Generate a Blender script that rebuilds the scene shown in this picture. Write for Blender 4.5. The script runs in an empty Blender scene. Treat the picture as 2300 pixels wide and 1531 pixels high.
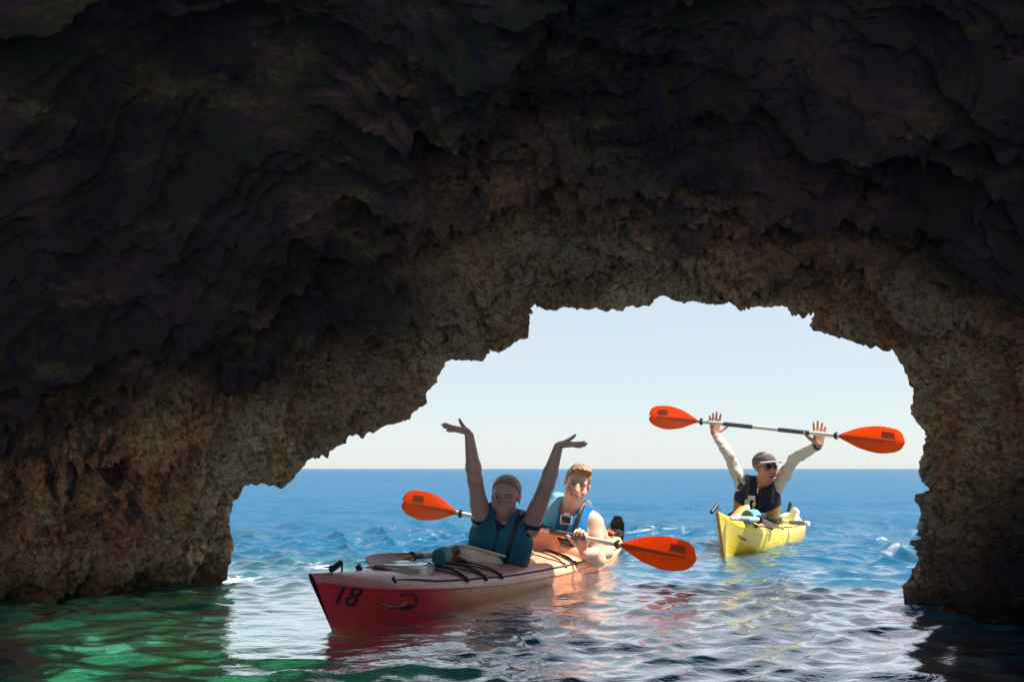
import bpy, math, random
import numpy as np
from mathutils import Vector, Matrix

# ------------------------------------------------------------------ camera, sky, sun, exposure
sc = bpy.context.scene
CAMZ = 0.66
PITCH = math.atan(286.5/2300.0)
cam_d = bpy.data.cameras.new("camera"); cam = bpy.data.objects.new("camera", cam_d)
sc.collection.objects.link(cam); sc.camera = cam
cam.location = (0, 0, CAMZ); cam.rotation_euler = (math.pi/2 + PITCH, 0, 0)
cam_d.lens = 36; cam_d.sensor_width = 36; cam_d.clip_start = 0.05; cam_d.clip_end = 20000

SUN = np.array([0.50, -0.07, 0.86]); SUN = SUN/np.linalg.norm(SUN)
SUN_EL = math.asin(SUN[2]); SUN_AZ = math.atan2(SUN[0], SUN[1])
world = bpy.data.worlds.new("World"); sc.world = world; world.use_nodes = True
wn = world.node_tree.nodes; wl = world.node_tree.links
bg = wn.get("Background") or wn.new("ShaderNodeBackground")
sky = wn.new("ShaderNodeTexSky"); sky.sky_type = 'NISHITA'; sky.sun_disc = False
sky.sun_elevation = SUN_EL; sky.sun_rotation = SUN_AZ
sky.air_density = 1.0; sky.dust_density = 0.3; sky.ozone_density = 1.5
# thin pale summer haze in the sky, everywhere the same
hz = wn.new("ShaderNodeMix"); hz.data_type = 'RGBA'; hz.inputs['Factor'].default_value = 0.55
hz.inputs['B'].default_value = (9.0, 9.9, 10.7, 1)
wl.new(sky.outputs[0], hz.inputs['A']); wl.new(hz.outputs['Result'], bg.inputs[0]); bg.inputs[1].default_value = 0.0385
sun_d = bpy.data.lights.new("sun", 'SUN'); sun_o = bpy.data.objects.new("sun", sun_d)
sc.collection.objects.link(sun_o)
sun_d.energy = 4.2; sun_d.angle = math.radians(0.5); sun_d.color = (1.0, 0.95, 0.87)
sun_o.rotation_euler = Vector(SUN).to_track_quat('Z', 'Y').to_euler()
sun_o.location = (6, 6, 12)
sc.view_settings.view_transform = 'Standard'; sc.view_settings.look = 'None'
sc.view_settings.gamma = 1; sc.view_settings.use_curve_mapping = False
sc.view_settings.exposure = 1.47
sc.cycles.max_bounces = 10; sc.cycles.diffuse_bounces = 6; sc.cycles.glossy_bounces = 5
sc.cycles.transmission_bounces = 6; sc.cycles.transparent_max_bounces = 12
sc.cycles.caustics_reflective = True; sc.cycles.caustics_refractive = True
sc.cycles.blur_glossy = 1.5; sc.cycles.sample_clamp_indirect = 12.0

# ------------------------------------------------------------------ helpers
C = sc.collection
RNG = np.random.RandomState(7); random.seed(7)
cp, sp = math.cos(PITCH), math.sin(PITCH)
def ray(px, py):
    a = (px-1150)/2300.0; b = (765.5-py)/2300.0
    return np.array([a, cp - b*sp, sp + b*cp])
def at(px, py, Y):
    d = ray(px, py); t = Y/d[1]
    return np.array([0, 0, CAMZ]) + d*t
def onz(px, py, z=0.0):
    d = ray(px, py); t = (z-CAMZ)/d[2]
    return np.array([0, 0, CAMZ]) + d*t
def nrm(v):
    v = np.asarray(v, float); return v/np.linalg.norm(v)

def mesh_np(name, V, F, smooth=True):
    me = bpy.data.meshes.new(name)
    V = np.asarray(V, np.float32)
    if isinstance(F, np.ndarray):
        n, k = F.shape
        me.vertices.add(len(V)); me.vertices.foreach_set('co', V.ravel())
        me.loops.add(n*k); me.loops.foreach_set('vertex_index', F.astype(np.int32).ravel())
        me.polygons.add(n)
        me.polygons.foreach_set('loop_start', np.arange(0, n*k, k, dtype=np.int32))
        me.polygons.foreach_set('loop_total', np.full(n, k, np.int32))
        me.update(calc_edges=True)
    else:
        me.from_pydata(V.tolist(), [], F); me.update()
    if smooth: me.polygons.foreach_set('use_smooth', np.ones(len(me.polygons), bool))
    return me
def link(name, me, mat=None, parent=None, loc=None):
    o = bpy.data.objects.new(name, me)
    if mat:
        me.materials.clear(); me.materials.append(mat)
    C.objects.link(o)
    if parent: o.parent = parent
    if loc is not None: o.location = loc
    return o
def tag(o, label=None, cat=None, group=None, kind=None):
    if label: o['label'] = label
    if cat: o['category'] = cat
    if group: o['group'] = group
    if kind: o['kind'] = kind
    return o
def empty(name, loc, rz=0):
    o = bpy.data.objects.new(name, None); o.location = loc; o.rotation_euler = (0, 0, rz)
    o.empty_display_size = 0.1
    C.objects.link(o); return o
def attr(me, name, vals):
    a = me.attributes.new(name, 'FLOAT', 'POINT'); a.data.foreach_set('value', np.asarray(vals, np.float32))
def cattr(me, name, cols):
    a = me.color_attributes.new(name, 'FLOAT_COLOR', 'POINT')
    c = np.ones((len(me.vertices), 4), np.float32); c[:, :3] = cols
    a.data.foreach_set('color', c.ravel())

class MB:
    """collects shapes into one mesh"""
    def __init__(s): s.v = []; s.f = []
    def add(s, V, F):
        o = len(s.v); s.v += [tuple(map(float, p)) for p in V]; s.f += [tuple(i+o for i in f) for f in F]
        return s
    def tube(s, pts, r, n=8, cap=True, closed=False):
        P = np.asarray(pts, float); m = len(P)
        R = np.full(m, r) if np.isscalar(r) else np.asarray(r, float)
        T = np.gradient(P, axis=0) if not closed else np.roll(P, -1, 0)-np.roll(P, 1, 0)
        T /= np.linalg.norm(T, axis=1)[:, None]+1e-12
        ref = np.array([0, 0, 1.0]) if abs(T[0][2]) < .9 else np.array([1.0, 0, 0])
        a = nrm(np.cross(T[0], ref)); V = []
        for i in range(m):
            a = a - T[i]*np.dot(a, T[i]); a = nrm(a); b = np.cross(T[i], a)
            for k in range(n):
                t = 2*math.pi*k/n
                V.append(P[i]+R[i]*(math.cos(t)*a+math.sin(t)*b))
        F = []
        for i in range(m if closed else m-1):
            j = (i+1) % m
            for k in range(n):
                l = (k+1) % n
                F.append((i*n+k, i*n+l, j*n+l, j*n+k))
        if cap and not closed:
            F.append(tuple(range(n))[::-1]); F.append(tuple((m-1)*n+k for k in range(n)))
        return s.add(V, F)
    def box(s, c, half, ax=None, bev=0.15):
        """box with chamfered edges, axes ax (3x3 rows)"""
        ax = np.eye(3) if ax is None else np.asarray(ax, float)
        h = np.asarray(half, float); b = min(h)*bev
        V = []
        F = []
        lev = [(-h[2], -b), (-h[2]+b, 0), (h[2]-b, 0), (h[2], -b)]
        for z, sh in lev:
            x, y = h[0]+sh, h[1]+sh
            for (px, py) in ((-x+b, -y), (x-b, -y), (x, -y+b), (x, y-b), (x-b, y), (-x+b, y), (-x, y-b), (-x, -y+b)):
                V.append(np.asarray(c)+px*ax[0]+py*ax[1]+z*ax[2])
        for i in range(3):
            for k in range(8):
                l = (k+1) % 8
                F.append((i*8+k, i*8+l, (i+1)*8+l, (i+1)*8+k))
        F.append(tuple(range(8))[::-1]); F.append(tuple(24+k for k in range(8)))
        return s.add(V, F)
    def lathe(s, prof, c, axis, n=24):
        """prof: list of (radius, height along axis)"""
        ax = nrm(axis); ref = np.array([0, 0, 1.0]) if abs(ax[2]) < .9 else np.array([1.0, 0, 0])
        a = nrm(np.cross(ax, ref)); b = np.cross(ax, a); V = []
        for r, h in prof:
            for k in range(n):
                t = 2*math.pi*k/n; V.append(np.asarray(c)+ax*h+r*(math.cos(t)*a+math.sin(t)*b))
        F = []
        for i in range(len(prof)-1):
            for k in range(n):
                l = (k+1) % n; F.append((i*n+k, i*n+l, (i+1)*n+l, (i+1)*n+k))
        F.append(tuple(range(n))[::-1]); F.append(tuple((len(prof)-1)*n+k for k in range(n)))
        return s.add(V, F)
    def build(s, name, mat, parent=None, smooth=True, origin=None):
        V = np.array(s.v)
        if origin is not None: V = V-np.asarray(origin)
        me = bpy.data.meshes.new(name); me.from_pydata(V.tolist(), [], s.f); me.update()
        if smooth:
            me.polygons.foreach_set('use_smooth', np.ones(len(me.polygons), bool))
            try: me.set_sharp_from_angle(angle=math.radians(38))
            except Exception: pass
        return link(name, me, mat, parent)

# ---- numpy noise
def _hash(ix, iy, iz, seed):
    h = (ix.astype(np.int64)*374761393 + iy.astype(np.int64)*668265263 + iz.astype(np.int64)*2147483647 + seed*974634777) & 0xFFFFFFFF
    h = ((h ^ (h >> 13))*1274126177) & 0xFFFFFFFF
    h = ((h ^ (h >> 16))*2246822519) & 0xFFFFFFFF
    return (h ^ (h >> 15)) & 0xFFFFFFFF
def vnoise(P, seed=0):
    """smooth value noise, about -1..1"""
    P = np.asarray(P, np.float32); I = np.floor(P).astype(np.int32); f = P-I
    u = f*f*f*(f*(f*6-15)+10)
    r = 0
    for dx in (0, 1):
        wx = u[:, 0] if dx else 1-u[:, 0]
        for dy in (0, 1):
            wy = u[:, 1] if dy else 1-u[:, 1]
            for dz in (0, 1):
                wz = u[:, 2] if dz else 1-u[:, 2]
                h = _hash(I[:, 0]+dx, I[:, 1]+dy, I[:, 2]+dz, seed).astype(np.float32)/np.float32(2147483648.0)-1
                r = r+h*wx*wy*wz
    return r
def fbm(P, oct=4, seed=0, gain=.5, lac=2.03):
    r = 0; a = 1.0; t = 0
    for o in range(oct):
        r = r+a*vnoise(P*(lac**o)+o*17.3, seed+o); t += a; a *= gain
    return r/t
def ridged(P, oct=4, seed=0, gain=.5, lac=2.1):
    r = 0; a = 1.0; t = 0; w = 1
    for o in range(oct):
        n = 1-np.abs(vnoise(P*(lac**o)+o*11.1, seed+o))*1.6
        n = np.clip(n, -1, 1)*w; w = np.clip(n*1.3, 0.15, 1)
        r = r+a*n; t += a; a *= gain
    return r/t
def worley(P, seed=0):
    P = np.asarray(P, np.float32); I = np.floor(P).astype(np.int32)
    best = np.full(len(P), 9.0, np.float32)
    for dx in (-1, 0, 1):
        for dy in (-1, 0, 1):
            for dz in (-1, 0, 1):
                c = I+np.array([dx, dy, dz], np.int32)
                h = _hash(c[:, 0], c[:, 1], c[:, 2], seed)
                q = np.stack([(h & 1023)/1023., ((h >> 10) & 1023)/1023., ((h >> 20) & 1023)/1023.], 1).astype(np.float32)
                d = ((c+q-P)**2).sum(1)
                best = np.minimum(best, d)
    return np.sqrt(best)
def sstep(a, b, x):
    t = np.clip((x-a)/(b-a), 0, 1); return t*t*(3-2*t)
def pinterp(x, xs, ys):
    """smooth (monotone-ish Catmull) interpolation"""
    xs = np.asarray(xs, float); ys = np.asarray(ys, float); x = np.asarray(x, float)
    d = np.diff(ys)/np.diff(xs); m = np.zeros_like(ys); m[0] = d[0]; m[-1] = d[-1]
    for i in range(1, len(xs)-1):
        m[i] = 0 if d[i-1]*d[i] <= 0 else 2*d[i-1]*d[i]/(d[i-1]+d[i])
    i = np.clip(np.searchsorted(xs, x)-1, 0, len(xs)-2)
    h = xs[i+1]-xs[i]; t = np.clip((x-xs[i])/h, 0, 1)
    return ((2*t**3-3*t**2+1)*ys[i]+(t**3-2*t**2+t)*h*m[i]+(-2*t**3+3*t**2)*ys[i+1]+(t**3-t**2)*h*m[i+1])

# ---- distance fields and surface nets
def surface_nets(D, lo, h):
    ins = D < 0
    s = ins.astype(np.int8)
    cnt = sum(s[dx:s.shape[0]-1+dx, dy:s.shape[1]-1+dy, dz:s.shape[2]-1+dz] for dx in (0, 1) for dy in (0, 1) for dz in (0, 1))
    act = (cnt > 0) & (cnt < 8)
    idx = np.argwhere(act)
    cid = -np.ones(act.shape, np.int32); cid[act] = np.arange(len(idx))
    corners = [(dx, dy, dz) for dx in (0, 1) for dy in (0, 1) for dz in (0, 1)]
    vals = [D[idx[:, 0]+c[0], idx[:, 1]+c[1], idx[:, 2]+c[2]] for c in corners]
    acc = np.zeros((len(idx), 3)); n = np.zeros(len(idx))
    for a in range(8):
        for b in range(a+1, 8):
            ca, cb = np.array(corners[a]), np.array(corners[b])
            if np.abs(ca-cb).sum() != 1: continue
            m = (vals[a] < 0) != (vals[b] < 0)
            t = np.where(m, vals[a]/np.where(m, vals[a]-vals[b], 1), 0)
            acc += np.where(m[:, None], ca+(cb-ca)*t[:, None], 0); n += m
    V = (idx+acc/n[:, None])*h+np.asarray(lo)
    Fs = []
    for ax in range(3):
        a1, a2 = (ax+1) % 3, (ax+2) % 3
        sl0 = [slice(None)]*3; sl1 = [slice(None)]*3
        sl0[ax] = slice(0, -1); sl1[ax] = slice(1, None)
        for a in (a1, a2):
            sl0[a] = slice(1, -1); sl1[a] = slice(1, -1)
        A = ins[tuple(sl0)]; B = ins[tuple(sl1)]
        e = np.argwhere(A != B); flip = A[A != B]
        base = e.copy(); base[:, a1] += 1; base[:, a2] += 1
        def g(o1, o2):
            q = base.copy(); q[:, a1] += o1; q[:, a2] += o2
            return cid[q[:, 0], q[:, 1], q[:, 2]]
        Q = np.stack([g(-1, -1), g(0, -1), g(0, 0), g(-1, 0)], 1)
        Q[~flip] = Q[~flip][:, ::-1]
        Fs.append(Q)
    return V, np.concatenate(Fs)
def smin(a, b, k):
    if k <= 0: return np.minimum(a, b)
    h = np.clip(.5+.5*(b-a)/k, 0, 1)
    return b*(1-h)+a*h-k*h*(1-h)
def smax(a, b, k): return -smin(-a, -b, k)
def sd_cone(X, Y, Z, a, b, ra, rb):
    a = np.asarray(a, float); b = np.asarray(b, float); ab = b-a; L = ab@ab+1e-12
    t = np.clip(((X-a[0])*ab[0]+(Y-a[1])*ab[1]+(Z-a[2])*ab[2])/L, 0, 1)
    return np.sqrt((X-a[0]-t*ab[0])**2+(Y-a[1]-t*ab[1])**2+(Z-a[2]-t*ab[2])**2)-(ra+(rb-ra)*t)
def sd_ell(X, Y, Z, c, r, R=None):
    x, y, z = X-c[0], Y-c[1], Z-c[2]
    if R is not None:
        x, y, z = (x*R[0][0]+y*R[0][1]+z*R[0][2], x*R[1][0]+y*R[1][1]+z*R[1][2], x*R[2][0]+y*R[2][1]+z*R[2][2])
    k0 = np.sqrt((x/r[0])**2+(y/r[1])**2+(z/r[2])**2)
    k1 = np.sqrt((x/r[0]**2)**2+(y/r[1]**2)**2+(z/r[2]**2)**2)+1e-9
    return k0*(k0-1)/k1
class Field:
    def __init__(s, lo, hi, h):
        s.lo = np.asarray(lo, float); s.h = h
        s.n = np.ceil((np.asarray(hi)-s.lo)/h).astype(int)+1
        s.D = np.full(s.n, .12, np.float32)
        s.ax = [s.lo[i]+np.arange(s.n[i])*h for i in range(3)]
    def _sl(s, lo, hi):
        i0 = np.clip(np.floor((lo-s.lo)/s.h).astype(int), 0, s.n); i1 = np.clip(np.ceil((hi-s.lo)/s.h).astype(int)+1, 0, s.n)
        return tuple(slice(a, b) for a, b in zip(i0, i1))
    def put(s, fn, lo, hi, k=0.0, sub=False):
        sl = s._sl(np.asarray(lo, float), np.asarray(hi, float))
        if any(q.stop <= q.start for q in sl): return
        X = s.ax[0][sl[0]][:, None, None]; Y = s.ax[1][sl[1]][None, :, None]; Z = s.ax[2][sl[2]][None, None, :]
        d = fn(X, Y, Z)
        s.D[sl] = smax(s.D[sl], -d, k) if sub else smin(s.D[sl], d, k)
    def cone(s, a, b, ra, rb, k=.012, sub=False):
        a = np.asarray(a, float); b = np.asarray(b, float); m = max(ra, rb)+k*1.5+.02
        s.put(lambda X, Y, Z: sd_cone(X, Y, Z, a, b, ra, rb), np.minimum(a, b)-m, np.maximum(a, b)+m, k, sub)
    def ell(s, c, r, R=None, k=.012, sub=False):
        c = np.asarray(c, float); m = max(r)+k*1.5+.02
        s.put(lambda X, Y, Z: sd_ell(X, Y, Z, c, r, R), c-m, c+m, k, sub)
    def mesh(s): return surface_nets(s.D, s.lo, s.h)

# ------------------------------------------------------------------ materials
def NM(name):
    m = bpy.data.materials.new(name); m.use_nodes = True
    nt = m.node_tree; b = nt.nodes.get('Principled BSDF')
    return m, nt, b
def mat_plain(name, col, rough=.5, metal=0, var=.12, scale=30, bump=.0, coat=0, trans=0, spec=.5):
    m, nt, b = NM(name); N = nt.nodes; L = nt.links
    tc = N.new('ShaderNodeTexCoord'); ns = N.new('ShaderNodeTexNoise'); ns.inputs['Scale'].default_value = scale
    ns.inputs['Detail'].default_value = 5
    L.new(tc.outputs['Object'], ns.inputs['Vector'])
    mx = N.new('ShaderNodeMix'); mx.data_type = 'RGBA'
    c = np.array(col)
    mx.inputs['A'].default_value = (*np.clip(c*(1-var), 0, 1), 1); mx.inputs['B'].default_value = (*np.clip(c*(1+var), 0, 1), 1)
    L.new(ns.outputs['Fac'], mx.inputs['Factor']); L.new(mx.outputs['Result'], b.inputs['Base Color'])
    b.inputs['Roughness'].default_value = rough; b.inputs['Metallic'].default_value = metal
    b.inputs['Coat Weight'].default_value = coat; b.inputs['Specular IOR Level'].default_value = spec
    if bump:
        bp = N.new('ShaderNodeBump'); bp.inputs['Strength'].default_value = bump; bp.inputs['Distance'].default_value = .004
        L.new(ns.outputs['Fac'], bp.inputs['Height']); L.new(bp.outputs[0], b.inputs['Normal'])
    if trans:
        out = nt.nodes.get('Material Output'); tr = N.new('ShaderNodeBsdfTranslucent'); mxs = N.new('ShaderNodeMixShader')
        L.new(mx.outputs['Result'], tr.inputs['Color']); mxs.inputs[0].default_value = trans
        L.new(b.outputs[0], mxs.inputs[1]); L.new(tr.outputs[0], mxs.inputs[2]); L.new(mxs.outputs[0], out.inputs[0])
    return m
def mat_attr(name, rough=.55, sss=0, bump=0.0, scale=200, spec=.4):
    """colour from the mesh's own colour attribute 'col'"""
    m, nt, b = NM(name); N = nt.nodes; L = nt.links
    a = N.new('ShaderNodeAttribute'); a.attribute_name = 'col'
    L.new(a.outputs['Color'], b.inputs['Base Color']); b.inputs['Roughness'].default_value = rough
    b.inputs['Specular IOR Level'].default_value = spec
    if sss:
        b.inputs['Subsurface Weight'].default_value = sss; b.inputs['Subsurface Radius'].default_value = (.012, .005, .003)
        b.inputs['Subsurface Scale'].default_value = 1.0
    if bump:
        tc = N.new('ShaderNodeTexCoord'); ns = N.new('ShaderNodeTexNoise'); ns.inputs['Scale'].default_value = scale
        L.new(tc.outputs['Object'], ns.inputs['Vector'])
        bp = N.new('ShaderNodeBump'); bp.inputs['Strength'].default_value = bump; bp.inputs['Distance'].default_value = .003
        L.new(ns.outputs['Fac'], bp.inputs['Height']); L.new(bp.outputs[0], b.inputs['Normal'])
    return m
def ramp(nt, fac, stops, interp='LINEAR'):
    r = nt.nodes.new('ShaderNodeValToRGB'); e = r.color_ramp; e.interpolation = interp
    while len(e.elements) < len(stops): e.elements.new(.5)
    for el, (p, c) in zip(e.elements, stops):
        el.position = p; el.color = (*c, 1) if len(c) == 3 else c
    nt.links.new(fac, r.inputs[0]); return r.outputs[0]
def mathn(nt, op, a, b=None):
    n = nt.nodes.new('ShaderNodeMath'); n.operation = op
    for i, v in enumerate((a, b)):
        if v is None: continue
        if isinstance(v, (int, float)): n.inputs[i].default_value = v
        else: nt.links.new(v, n.inputs[i])
    return n.outputs[0]
def mixc(nt, fac, a, b):
    n = nt.nodes.new('ShaderNodeMix'); n.data_type = 'RGBA'
    for k, v in (('Factor', fac), ('A', a), ('B', b)):
        if isinstance(v, (int, float)): n.inputs[k].default_value = v
        elif isinstance(v, tuple): n.inputs[k].default_value = (*v, 1)
        else: nt.links.new(v, n.inputs[k])
    return n.outputs['Result']

def rock_material():
    m, nt, b = NM('cave_rock_stone'); N = nt.nodes; L = nt.links
    geo = N.new('ShaderNodeNewGeometry'); P = geo.outputs['Position']
    def noise(scale, detail=6, vec=None, rough=.6, dist=0):
        n = N.new('ShaderNodeTexNoise'); n.inputs['Scale'].default_value = scale; n.inputs['Detail'].default_value = detail
        n.inputs['Roughness'].default_value = rough; n.inputs['Distortion'].default_value = dist
        L.new(vec or P, n.inputs['Vector']); return n.outputs['Fac']
    mp = N.new('ShaderNodeMapping'); mp.inputs['Rotation'].default_value = (0, math.radians(28), 0); mp.inputs['Scale'].default_value = (.6, .8, 2.2)
    L.new(P, mp.inputs['Vector']); SV = mp.outputs[0]
    bed = N.new('ShaderNodeAttribute'); bed.attribute_name = 'bed'; BV = bed.outputs['Vector']
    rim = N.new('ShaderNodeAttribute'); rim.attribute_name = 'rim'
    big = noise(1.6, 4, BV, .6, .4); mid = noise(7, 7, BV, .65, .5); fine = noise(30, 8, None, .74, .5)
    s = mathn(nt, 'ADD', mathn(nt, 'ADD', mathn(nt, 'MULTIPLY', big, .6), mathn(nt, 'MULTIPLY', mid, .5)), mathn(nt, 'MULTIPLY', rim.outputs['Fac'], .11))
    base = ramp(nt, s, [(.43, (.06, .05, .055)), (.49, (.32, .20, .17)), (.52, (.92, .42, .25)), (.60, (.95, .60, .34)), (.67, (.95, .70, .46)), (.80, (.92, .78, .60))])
    speck = ramp(nt, fine, [(.40, (.16, .14, .15)), (.47, (.70, .70, .70)), (.56, (1.25, 1.22, 1.18))])
    mm = N.new('ShaderNodeMix'); mm.data_type = 'RGBA'; mm.blend_type = 'MULTIPLY'; mm.inputs['Factor'].default_value = .85
    L.new(base, mm.inputs['A']); L.new(speck, mm.inputs['B']); col = mm.outputs['Result']
    # algae tint carrying the cave's shade: painted darker away from the mouth
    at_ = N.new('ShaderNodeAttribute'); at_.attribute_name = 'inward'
    algae_shade = ramp(nt, noise(2.2, 5, None, .6, 1.0), [(.33, (.008, .006, .032)), (.41, (.022, .014, .058)), (.47, (.036, .046, .016)), (.54, (.050, .024, .066)), (.66, (.10, .055, .07))])
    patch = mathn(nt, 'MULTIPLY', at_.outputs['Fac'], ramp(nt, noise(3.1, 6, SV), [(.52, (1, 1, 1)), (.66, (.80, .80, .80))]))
    col = mixc(nt, patch, col, algae_shade)
    # wet band at the waterline
    sep = N.new('ShaderNodeSeparateXYZ'); L.new(P, sep.inputs[0])
    wetn = mathn(nt, 'ADD', sep.outputs['Z'], mathn(nt, 'MULTIPLY', mid, .18))
    wet = ramp(nt, wetn, [(.13, (1, 1, 1)), (.24, (0, 0, 0))])
    mw = N.new('ShaderNodeMix'); mw.data_type = 'RGBA'; mw.blend_type = 'MULTIPLY'
    L.new(mathn(nt, 'MULTIPLY', wet, .8), mw.inputs['Factor']); L.new(col, mw.inputs['A']); mw.inputs['B'].default_value = (.42, .34, .33, 1)
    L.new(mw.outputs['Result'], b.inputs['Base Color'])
    L.new(ramp(nt, wet, [(0, (.85,)*3), (1, (.28,)*3)]), b.inputs['Roughness'])
    h = mathn(nt, 'ADD', mathn(nt, 'MULTIPLY', noise(22, 9, SV, .72, .6), 1.0), mathn(nt, 'MULTIPLY', noise(70, 6, None, .7), .45))
    vo = N.new('ShaderNodeTexVoronoi'); vo.inputs['Scale'].default_value = 26; L.new(P, vo.inputs['Vector'])
    h = mathn(nt, 'ADD', h, mathn(nt, 'MULTIPLY', vo.outputs['Distance'], .5))
    bp = N.new('ShaderNodeBump'); bp.inputs['Strength'].default_value = 1.0; bp.inputs['Distance'].default_value = .12
    L.new(h, bp.inputs['Height']); L.new(bp.outputs[0], b.inputs['Normal'])
    return m

def water_material():
    m, nt, b = NM('sea_water'); N = nt.nodes; L = nt.links
    N.remove(b); out = N.get('Material Output')
    geo = N.new('ShaderNodeNewGeometry'); P = geo.outputs['Position']
    sh = N.new('ShaderNodeAttribute'); sh.attribute_name = 'shallow'
    fo = N.new('ShaderNodeAttribute'); fo.attribute_name = 'foam'
    mp = N.new('ShaderNodeMapping'); mp.inputs['Scale'].default_value = (.62, 1.0, 1.0); L.new(P, mp.inputs['Vector'])
    def noise(scale, detail, dist=0, rough=.55):
        n = N.new('ShaderNodeTexNoise'); n.inputs['Scale'].default_value = scale; n.inputs['Detail'].default_value = detail
        n.inputs['Distortion'].default_value = dist; n.inputs['Roughness'].default_value = rough
        L.new(mp.outputs[0], n.inputs['Vector']); return n.outputs['Fac']
    # open water has a wind ripple, cave water only a faint one
    op = N.new('ShaderNodeAttribute'); op.attribute_name = 'open'
    n1 = noise(9, 4, .6); n2 = noise(2.6, 8, .6, .68); n3 = noise(.5, 6, .5, .6)
    bp = N.new('ShaderNodeBump'); bp.inputs['Distance'].default_value = .02
    L.new(mathn(nt, 'ADD', .48, mathn(nt, 'MULTIPLY', op.outputs['Fac'], .75)), bp.inputs['Strength']); L.new(mathn(nt, 'ADD', n1, mathn(nt, 'MULTIPLY', noise(27, 3, .4), .3)), bp.inputs['Height'])
    bp2 = N.new('ShaderNodeBump'); bp2.inputs['Distance'].default_value = .20
    far = N.new('ShaderNodeAttribute'); far.attribute_name = 'far'
    L.new(mathn(nt, 'MULTIPLY', far.outputs['Fac'], 1.0), bp2.inputs['Strength']); L.new(n2, bp2.inputs['Height']); L.new(bp.outputs[0], bp2.inputs['Normal'])
    bp3 = N.new('ShaderNodeBump'); bp3.inputs['Distance'].default_value = 1.0
    L.new(mathn(nt, 'MULTIPLY', far.outputs['Fac'], .7), bp3.inputs['Strength']); L.new(n3, bp3.inputs['Height']); L.new(bp2.outputs[0], bp3.inputs['Normal'])
    nor = bp3.outputs[0]
    fr = N.new('ShaderNodeFresnel'); fr.inputs['IOR'].default_value = 1.42; L.new(nor, fr.inputs['Normal'])
    gl = N.new('ShaderNodeBsdfGlossy'); gl.inputs['Color'].default_value = (1, 1, 1, 1); L.new(nor, gl.inputs['Normal'])
    L.new(mathn(nt, 'ADD', .03, mathn(nt, 'MULTIPLY', far.outputs['Fac'], .25)), gl.inputs['Roughness'])
    df = N.new('ShaderNodeBsdfDiffuse'); df.inputs['Color'].default_value = (.006, .105, .265, 1)
    deepc = mixc(nt, op.outputs['Fac'], (.002, .085, .16), (.001, .070, .150))
    L.new(deepc, df.inputs['Color'])
    rf = N.new('ShaderNodeBsdfRefraction'); rf.inputs['IOR'].default_value = 1.333; rf.inputs['Roughness'].default_value = .035
    rf.inputs['Color'].default_value = (.30, .84, .68, 1); L.new(nor, rf.inputs['Normal'])
    tr = N.new('ShaderNodeBsdfTransparent'); tr.inputs['Color'].default_value = (.30, .84, .68, 1)
    mt = N.new('ShaderNodeMixShader'); mt.inputs[0].default_value = .5; L.new(rf.outputs[0], mt.inputs[1]); L.new(tr.outputs[0], mt.inputs[2])
    body = N.new('ShaderNodeMixShader'); L.new(sh.outputs['Fac'], body.inputs[0]); L.new(df.outputs[0], body.inputs[1]); L.new(mt.outputs[0], body.inputs[2])
    surf = N.new('ShaderNodeMixShader'); k = mathn(nt, 'SUBTRACT', 2.25, mathn(nt, 'ADD', mathn(nt, 'MULTIPLY', op.outputs['Fac'], 1.25), mathn(nt, 'MULTIPLY', far.outputs['Fac'], .40)))
    frk = mathn(nt, 'MULTIPLY', fr.outputs[0], k); frk.node.use_clamp = True
    L.new(frk, surf.inputs[0]); L.new(body.outputs[0], surf.inputs[1]); L.new(gl.outputs[0], surf.inputs[2])
    fd = N.new('ShaderNodeBsdfDiffuse'); fd.inputs['Color'].default_value = (.75, .8, .82, 1)
    fn = N.new('ShaderNodeTexNoise'); fn.inputs['Scale'].default_value = 28; fn.inputs['Detail'].default_value = 6; L.new(P, fn.inputs['Vector'])
    fm = ramp(nt, mathn(nt, 'ADD', mathn(nt, 'MULTIPLY', fo.outputs['Fac'], .75), mathn(nt, 'SUBTRACT', fn.outputs['Fac'], .5)), [(.33, (0, 0, 0)), (.5, (1, 1, 1))])
    fin = N.new('ShaderNodeMixShader'); L.new(fm, fin.inputs[0]); L.new(surf.outputs[0], fin.inputs[1]); L.new(fd.outputs[0], fin.inputs[2])
    L.new(fin.outputs[0], out.inputs[0])
    return m

# ------------------------------------------------------------------ the cave
RIM = [(497,1302),(506,1290),(517,1255),(522,1215),(513,1180),(520,1145),(523,1110),(516,1096),(545,1085),(575,1068),(597,1065),(612,1073),(630,1070),(650,1047),(652,1037),(690,1020),(720,1005),(745,990),(775,978),(780,968),(800,960),(830,955),(870,945),(905,935),(918,925),(922,912),(955,903),(957,895),(950,890),(962,870),(975,862),(985,840),(1000,812),(1030,806),(1060,807),(1080,808),(1088,795),(1087,775),(1090,768),(1105,778),(1115,780),(1135,768),(1160,748),(1178,725),(1180,710),(1175,695),(1192,684),(1205,682),(1215,688),(1240,690),(1300,688),(1320,685),(1340,670),(1350,674),(1385,672),(1400,668),(1445,665),(1475,652),(1500,660),(1530,664),(1600,662),(1640,660),(1655,653),(1670,660),(1700,668),(1720,670),(1770,675),(1800,684),(1835,688),(1842,700),(1845,710),(1838,722),(1870,735),(1915,737),(1930,728),(1945,732),(1970,750),(2000,780),(2005,800),(2030,830),(2040,860),(2050,885),(2038,908),(2037,920),(2050,945),(2065,965),(2085,978),(2080,1000),(2070,1020),(2065,1050),(2070,1080),(2095,1097),(2080,1110),(2065,1130),(2063,1160),(2072,1200),(2070,1250),(2065,1290),(2057,1325),(2062,1352)]
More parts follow.
